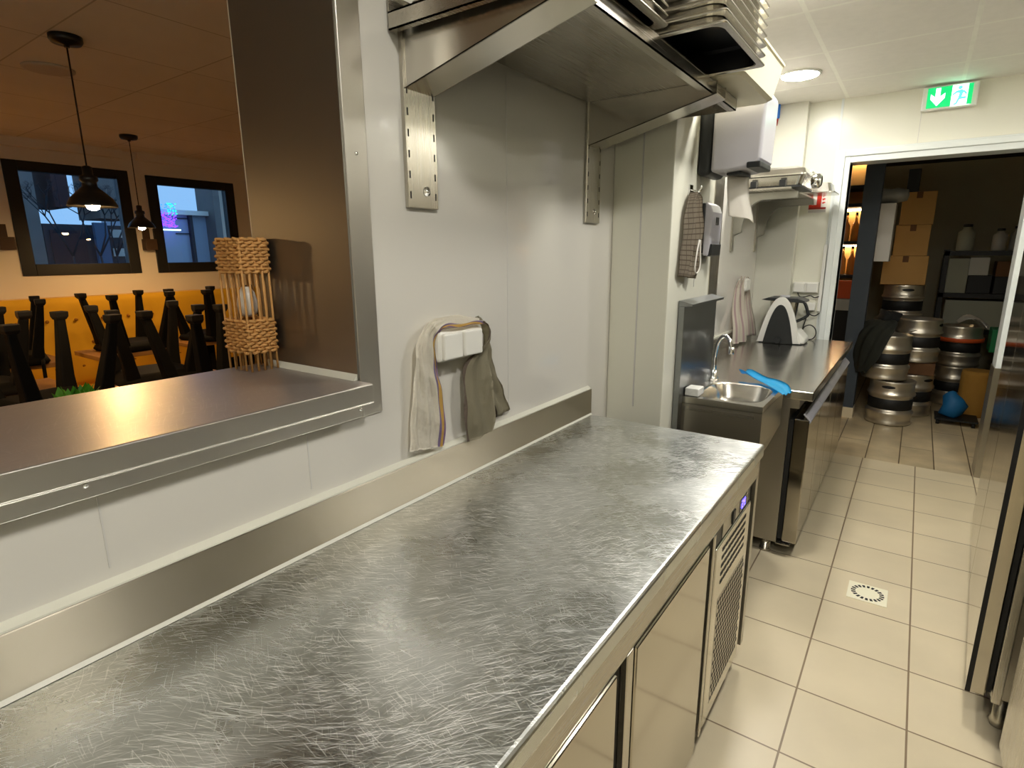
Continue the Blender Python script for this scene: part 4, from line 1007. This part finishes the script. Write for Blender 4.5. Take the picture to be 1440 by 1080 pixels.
obj('glass_body', lathe(bmesh.new(), [(.034, 0), (.037, .008), (.037, .16), (.015, .205), (.013, .26), (.015, .262), (.015, .275)], 18), 'amber', bt_)
obj('cap', lathe(bmesh.new(), [(.0135, .275), (.0135, .30)], 12), 'black_pl', bt_)
row_names = {1.306: 'lower', 1.656: 'upper'}
first = True
pos_names = ['nearest the pillar', 'second from the pillar', 'third from the pillar', 'fourth from the pillar']
for z in (1.306, 1.656):
    for i in range(4):
        lb = 'amber bottle on the %s lit bar shelf, %s' % (row_names[z], pos_names[i])
        p = (-.53-.085*i, 7.25+.02*(i % 2), z)
        if first: bt_.location = p; bt_['label'] = lb; first = False
        else: dup(bt_, p, 0, lb)

# ================================================================== DINING ROOM
bq = thing('banquette', 'long buttoned mustard banquette under the dining room windows', 'bench', (-5.7, 1.5, 0))
bk = bmesh.new(); NY, NZ = 120, 14; Y0, Y1, Z0, Z1 = -1.9, 4.9, .46, 1.21
tufts = []
for r in range(3):
    for c in range(34):
        tufts.append((Y0+.1+.2*c+(.1 if r % 2 else 0), .62+.2*r))
gv = []
for i in range(NY+1):
    row = []
    for j in range(NZ+1):
        y = Y0+(Y1-Y0)*i/NY; z = Z0+(Z1-Z0)*j/NZ
        d = min((y-a)**2+(z-b)**2 for a, b in tufts) if True else 1
        row.append(bk.verts.new((-5.80-.05*(j/NZ)-.035*math.exp(-d/.0018)+.012, y, z)))
    gv.append(row)
for i in range(NY):
    for j in range(NZ):
        f = bk.faces.new([gv[i][j], gv[i+1][j], gv[i+1][j+1], gv[i][j+1]]); f.smooth = True
t_ = [bk.verts.new((-5.985, gv[i][NZ].co.y, Z1)) for i in (0, NY)]
b_ = [bk.verts.new((-5.985, gv[i][0].co.y, Z0)) for i in (0, NY)]
bk.faces.new([t_[0]]+[gv[i][NZ] for i in range(NY+1)]+[t_[1]]); bk.faces.new([b_[0], b_[1]]+[gv[i][0] for i in range(NY, -1, -1)])
bk.faces.new([t_[0], b_[0]]+[gv[0][j] for j in range(NZ+1)]); bk.faces.new([t_[1]]+[gv[NY][j] for j in range(NZ, -1, -1)]+[b_[1]]); bk.faces.new([t_[0], t_[1], b_[1], b_[0]])
obj('backrest', bk, 'mustard', bq)
tb = bmesh.new()
for (y, z) in tufts:
    if y < Y1-.05: lathe(tb, [(.014, -5.832), (.012, -5.822), (.002, -5.819)], 10, (0, y, z), 'x')
obj('buttons', tb, 'tuft', bq)['kind'] = 'stuff'
obj('seat', B(-5.99, -5.42, Y0, Y1, .30, .46), 'mustard_d', bq, bev=.03, seg=3)
obj('plinth', B(-5.98, -5.48, Y0, Y1, 0, .30), 'mustard_d', bq)

TZ = .83
def table(cx, cy, sx, sy, label, g='wooden dining tables'):
    t = thing('dining_table', label, 'table', (cx, cy, 0), g)
    obj('table_top', B(cx-sx/2, cx+sx/2, cy-sy/2, cy+sy/2, TZ-.032, TZ), 'wood', t, bev=.004)
    obj('column', lathe(bmesh.new(), [(.035, .02), (.035, TZ-.035)], 16, (cx, cy, 0)), 'chair', t)
    obj('base_plate', B(cx-.2, cx+.2, cy-.2, cy+.2, 0, .02), 'chair', t, bev=.003)
table(-3.705, .79, 1.09, .66, 'wooden table bearing the nearest upturned chairs at the left of the hatch')
table(-3.40, 1.52, .87, .60, 'wooden table bearing the two upturned chairs in front of the wicker lantern')
table(-5.06, 1.14, .46, .56, 'wooden table by the banquette left of the first window')
table(-5.04, 1.86, .48, .56, 'wooden table by the banquette below the first window')
table(-5.11, 2.54, .46, .56, 'wooden table by the banquette below the gap between windows')
table(-4.96, 3.20, .48, .56, 'wooden table by the banquette below the second window')

def make_chair(label):
    c = thing('upturned_chair', label, 'chair', (0, 0, 0), 'black chairs upturned on the dining tables')
    bm = bmesh.new(); a0 = [rect_ring(bm, -.20, .20, -.20, .20, .002, .06), rect_ring(bm, -.215, .215, -.215, .215, .02, .07), rect_ring(bm, -.205, .205, -.205, .205, .045, .07), rect_ring(bm, -.15, .15, -.15, .15, .07, .05)]
    for a, b in zip(a0, a0[1:]): band(bm, a, b)
    bm.faces.new(a0[0]); bm.faces.new(a0[-1]); obj('seat', bm, 'chair', c)
    for sx in (-1, 1):
        for sy in (-1, 1):
            bm = bmesh.new()
            def sq(x, y, z, w): return [bm.verts.new((x+dx*w, y+dy*w, z)) for dx, dy in ((-1, -1), (1, -1), (1, 1), (-1, 1))]
            R = [sq(.150*sx, .150*sy, .045, .036), sq(.163*sx, .16*sy, .12, .031), sq(.19*sx, .187*sy, .27, .025), sq(.215*sx, .21*sy, .415, .019)]
            for a, b in zip(R, R[1:]): band(bm, a, b, False)
            bm.faces.new(R[0]); bm.faces.new(R[-1])
            lg = obj('leg', bm, 'chair', c, bev=.008)
            bm = bmesh.new(); R = [sq(.213*sx, .208*sy, .400, .022), sq(.216*sx, .211*sy, .416, .029), sq(.217*sx, .212*sy, .442, .030)]
            for a, b in zip(R, R[1:]): band(bm, a, b, False)
            bm.faces.new(R[0]); bm.faces.new(R[-1]); obj('foot_cap', bm, 'chair_cap', lg, bev=.004)
    # backrest hanging below the seat, past the table edge
    bm = bmesh.new()
    for sy in (-1, 1):
        tube(bm, smoothpath([(.205, .17*sy, .03), (.255, .165*sy, .005), (.285, .16*sy, -.12), (.335, .15*sy, -.36)], 5), .011, 8)
    bk_ = obj('back_posts', bm, 'chair', c)
    rows = [((.285, -.155, -.14), (.285, .155, -.14)), ((.318, -.15, -.26), (.318, .15, -.26)), ((.34, -.145, -.38), (.34, .145, -.38))]
    obj('back_rail', sheet(rows, 10, 4, lambda u, v: .018*math.sin(PI*u), .012), 'chair', bk_)
    return c
c0 = make_chair('x')
spots = [(-3.35, .88, .2, 'nearest upturned chair in the left part of the hatch, thick legs in front'),
         (-4.02, .74, PI, 'upturned chair behind the nearest one at the very left of the hatch'),
         (-3.63, 1.46, PI-.12, 'upturned chair just left of the middle, legs spread toward both windows'),
         (-3.05, 1.53, .1, 'upturned chair in the middle just left of the wicker lantern'),
         (-5.0, 1.12, -.2, 'far upturned chair at the left in front of the banquette'),
         (-5.02, 1.90, .12, 'far upturned chair below the hanging lamp nearest the windows'),
         (-5.06, 2.56, .25, 'far upturned chair below the right hand window'),
         (-4.94, 3.20, -.1, 'far upturned chair half hidden behind the wicker lantern')]
for i, (x, y, r, lb) in enumerate(spots):
    if i == 0: c0.location = (x, y, TZ); c0.rotation_euler = (0, 0, r); c0['label'] = lb
    else: dup(c0, (x, y, TZ), r, lb)
# plant
ptt = thing('potted_plant', 'small leafy green plant in a tall grey planter between the hatch and the upturned chairs', 'plant', (-2.75, .81, 0))
obj('pot', lathe(bmesh.new(), [(.10, 0), (.13, .02), (.13, .93), (.115, .935)], 24, (-2.75, .81, 0)), 'pot', ptt)
lfb = bmesh.new(); rnd = random.Random(3)
for i in range(90):
    a = rnd.uniform(0, 2*PI); el = rnd.uniform(.2, 1.5); ln = rnd.uniform(.06, .11)
    d = Vector((math.cos(a)*math.cos(el), math.sin(a)*math.cos(el), math.sin(el)))
    s = d.cross(Vector((0, 0, 1))); s.normalize(); b0 = Vector((-2.75+rnd.uniform(-.06, .06), .81+rnd.uniform(-.05, .05), .935)); w = ln*.22
    n_ = s.cross(d)*.004
    pts = [b0+d*ln*.15, b0+d*ln*.55+s*w+n_, b0+d*ln, b0+d*ln*.55-s*w+n_]
    f = lfb.faces.new([lfb.verts.new(p) for p in pts]); f.smooth = True
obj('foliage', lfb, 'leaf', ptt)

sp_c = bmesh.new(); lathe(sp_c, [(.11, 2.4695), (.11, 2.462), (.095, 2.458)], 32, (-3.70, 1.215, 0))
tag(obj('ceiling_speaker', sp_c, 'sconce2', loc=(-3.70, 1.215, 2.47)), 'flat round tan disc on the dining ceiling beside the nearer pendant', 'ceiling speaker')
# wicker lantern on the pass shelf
wk = thing('wicker_lantern', 'tall square wicker lantern standing on the hatch shelf against the steel lining', 'lantern', (-1.42, .805, 1.256))
WXc, WYc, WS, WT = -1.42, .815, .052, .036
def square_loop(s, n=10):
    pts = []
    for (ax_, ay_, bx_, by_) in ((-1, -1, 1, -1), (1, -1, 1, 1), (1, 1, -1, 1), (-1, 1, -1, -1)):
        for i in range(n): t = i/n; pts.append((ax_+(bx_-ax_)*t, ay_+(by_-ay_)*t))
    return [(p[0]*s, p[1]*s*WT/WS) for p in pts]
def woven(z0, z1, rows):
    bm = bmesh.new()
    for r in range(rows):
        z = z0+(z1-z0)*r/(rows-1); loop = square_loop(1, 12); pts = []
        for i, (u, v) in enumerate(loop):
            o_ = (.0035 if (i//2+r) % 2 else -.0035)
            k_ = (WS+o_)
            pts.append((WXc+u*k_, WYc+v*(WT+o_)/(WT/WS), z+.0015*math.sin(i*1.7+r)))
        pts.append(pts[0]); tube(bm, pts, .0042, 6)
    return bm
obj('woven_band', woven(1.508, 1.588, 11), 'wicker', wk); obj('woven_band', woven(1.305, 1.385, 11), 'wicker', wk)
sp = bmesh.new()
for i, (u, v) in enumerate(square_loop(WS, 4)):
    tube(sp, [(WXc+u, WYc+v, 1.256), (WXc+u+.001, WYc+v, 1.42), (WXc+u, WYc+v, 1.59)], .0032, 6)
obj('stakes', sp, 'wicker', wk)
obj('glass_globe', lathe(bmesh.new(), [(.010, 1.392), (.022, 1.402), (.026, 1.425), (.020, 1.455), (.010, 1.47)], 18, (WXc, WYc, 0)), 'paper', wk)

# pendants
def pendant(x, y, label):
    t = thing('pendant_lamp', label, 'pendant lamp', (x, y, 2.47), 'black industrial pendant lamps')
    obj('ceiling_rose', lathe(bmesh.new(), [(.062, 2.469), (.062, 2.452), (.054, 2.440), (.012, 2.434), (.010, 2.425)], 28, (x, y, 0)), 'lampblk', t)
    obj('cord', tube(bmesh.new(), [(x, y, 2.43), (x, y, 2.2), (x, y, 1.94)], .0035, 8), 'cable', t)
    obj('shade', lathe(bmesh.new(), [(.010, 1.945), (.020, 1.94), (.020, 1.905), (.034, 1.90), (.036, 1.882), (.028, 1.875), (.030, 1.855), (.055, 1.832), (.082, 1.805), (.094, 1.782), (.098, 1.770), (.097, 1.768), (.091, 1.782), (.078, 1.803), (.052, 1.826), (.026, 1.845), (.004, 1.852)], 36, (x, y, 0)), 'lampblk', t)
    obj('bulb', lathe(bmesh.new(), [(.010, 1.845), (.014, 1.825), (.027, 1.795), (.029, 1.778), (.022, 1.760), (.008, 1.752)], 20, (x, y, 0)), 'bulb', t)
pendant(-3.12, 1.105, 'nearer black pendant lamp with glowing bulb hanging in front of the first window')
pendant(-5.20, 2.16, 'farther black pendant lamp hanging between the two windows')
pendant(-3.3, -.35, 'black pendant lamp over the tables beyond the left end of the hatch')
pendant(-3.0, 3.1, 'black pendant lamp hidden behind the steel hatch lining')
pendant(-5.20, .2, 'black pendant lamp near the banquette left of the first window')
for (y, lb) in ((2.515, 'small brown wall lamp between the two dining windows'), (1.465, 'small brown wall lamp left of the first dining window')):
    t = thing('sconce', lb, 'wall lamp', (DX, y, 1.65), 'small wall lamps between the dining windows')
    obj('box_shade', B(DX+.015, DX+.10, y-.05, y+.05, 1.60, 1.70), 'sconce', t, bev=.003)
    obj('wall_plate', B(DX, DX+.015, y-.03, y+.03, 1.62, 1.80), 'sconce', t)

# ================================================================== OUTSIDE THE WINDOWS (dusk street)
struct('ground_outside', B(-30, -6.3, -8, 24, -.3, -.05), 'asphalt')
b1 = thing('town_house', 'pale rendered house across the street seen through the second window', 'house', (-13, 7, 0))
obj('facade', B(-15, -12.6, 5.42, 6.9, 0, 2.45), 'facade', b1)
obj('ledge', B(-12.62, -12.45, 5.42, 6.8, 2.36, 2.45), 'sgn_white', b1)
for z in (2.28, 1.98): obj('shutter_rail', B(-12.6, -12.57, 5.85, 6.15, z, z+.02), 'garage', b1)
obj('drain_pipe', B(-12.6, -12.5, 6.12, 6.18, 0, 2.36), 'garage', b1)
st = struct('wall_outside_pier', B(-12.9, -12.2, 6.50, 7.6, 0, 6), 'stone')
b2 = thing('tall_building', 'grey stone building at the left of the first window', 'building', (-12, 3.2, 0))
obj('stone_wall', B(-13, -12, 2.3, 3.46, 0, 8), 'stone', b2)
b4 = thing('shuttered_building', 'dark brown shuttered building strip high in the first window', 'building', (-12.5, 3.8, 0))
obj('shutter', B(-13, -12, 3.70, 3.93, 2.36, 6), 'facade_b', b4); obj('side_wall', B(-13, -12, 4.34, 4.9, 2.2, 6), 'stone', b4)
b3 = thing('garage_row', 'dark grey garages below bare branches across the street', 'garage', (-12, 4, 0))
obj('garage_wall', B(-12.6, -12.0, 3.47, 5.0, 0, 2.08), 'garage', b3); obj('garage_door', B(-12, -11.97, 3.55, 4.05, 0, 1.98), 'facade_b', b3)
for z in (1.95, 1.62): obj('notice', B(-12, -11.97, 4.44, 4.62, z-.08, z+.06), 'sgn_grey', b3)
tag(obj('blue_hoarding', B(-12.0, -11.9, 4.18, 4.38, 0, 2.12), 'bluedoor', loc=(-11.95, 4.3, 0)), 'blue hoarding panel seen low in the first window', 'hoarding')
tree = thing('bare_tree', 'bare winter tree seen through the first window', 'tree', (-11.6, 4.0, 0))
tb_ = bmesh.new(); rnd = random.Random(5)
def branch(p, d, ln, r, dep):
    q = p+d*ln; tube(tb_, [p, p.lerp(q, .5)+Vector((0, rnd.uniform(-.05, .05), 0)), q], [r, r*.8, r*.6], 5)
    if dep:
        for _ in range(3):
            nd = (d+Vector((rnd.uniform(-.5, .5), rnd.uniform(-.9, .9), rnd.uniform(-.1, .6)))).normalized(); branch(q, nd, ln*.46, r*.55, dep-1)
for y in (3.7, 4.1, 4.35): branch(Vector((-11.6, y, 0)), Vector((0, 0, 1)), 1.55, .03, 4)
obj('branches', tb_, 'hedge', tree)
ln = thing('light_net', 'violet and blue festive light net across the street in the second window', 'light net', (-12.3, 5.6, 2.04))
rnd = random.Random(9)
for nm, m, n, zr in (('violet_bulbs', 'led_v', 170, (2.09, 2.38)), ('blue_bulbs', 'led_b', 60, (2.33, 2.55)), ('green_bulbs', 'led_g', 24, (2.32, 2.56))):
    bm = bmesh.new()
    for _ in range(n):
        y = rnd.uniform(5.40, 5.76) if nm != 'green_bulbs' else rnd.uniform(5.62, 5.78); z = rnd.uniform(*zr); q_ = .009
        box(bm, -12.30, -12.28, y-q_, y+q_, z-q_, z+q_)
    obj(nm, bm, m, ln)['kind'] = 'stuff'
obj('glowing_bar', B(-12.33, -12.29, 5.40, 5.82, 2.035, 2.06), 'ex_white', ln)  # bar given a glow of its own by an emissive white

# ================================================================== LIGHT, CAMERA, COLOUR
w = bpy.data.worlds.new('dusk'); SC.world = w; w.use_nodes = True
bgn = w.node_tree.nodes['Background']; bgn.inputs['Color'].default_value = lin((104, 146, 188)); bgn.inputs['Strength'].default_value = .66

F, yaw, pitch, roll = 795.7, math.radians(35.28), math.radians(13.003), math.radians(.348)
cy, sy, cp, sp_ = math.cos(yaw), math.sin(yaw), math.cos(pitch), math.sin(pitch)
fwd = Vector((-sy*cp, cy*cp, -sp_)); rgt = Vector((cy, sy, 0)); dwn = fwd.cross(rgt)
r2 = rgt*math.cos(roll)+dwn*math.sin(roll); d2 = -rgt*math.sin(roll)+dwn*math.cos(roll)
cam = bpy.data.cameras.new('camera'); co = bpy.data.objects.new('camera', cam); COL.objects.link(co)
cam.sensor_fit = 'HORIZONTAL'; cam.sensor_width = 36; cam.lens = 36*F/1440; cam.clip_start = .02; cam.clip_end = 100
u_ = -d2; b_ = -fwd
co.matrix_world = Matrix(((r2.x, u_.x, b_.x, 0), (r2.y, u_.y, b_.y, 0), (r2.z, u_.z, b_.z, 1.55), (0, 0, 0, 1)))
SC.camera = co
SC.view_settings.view_transform = 'Standard'; SC.view_settings.look = 'None'; SC.view_settings.gamma = 1; SC.view_settings.use_curve_mapping = False
SC.view_settings.exposure = 1.6
SC.cycles.max_bounces = 10; SC.cycles.use_denoising = True
SC.cycles.caustics_reflective = False
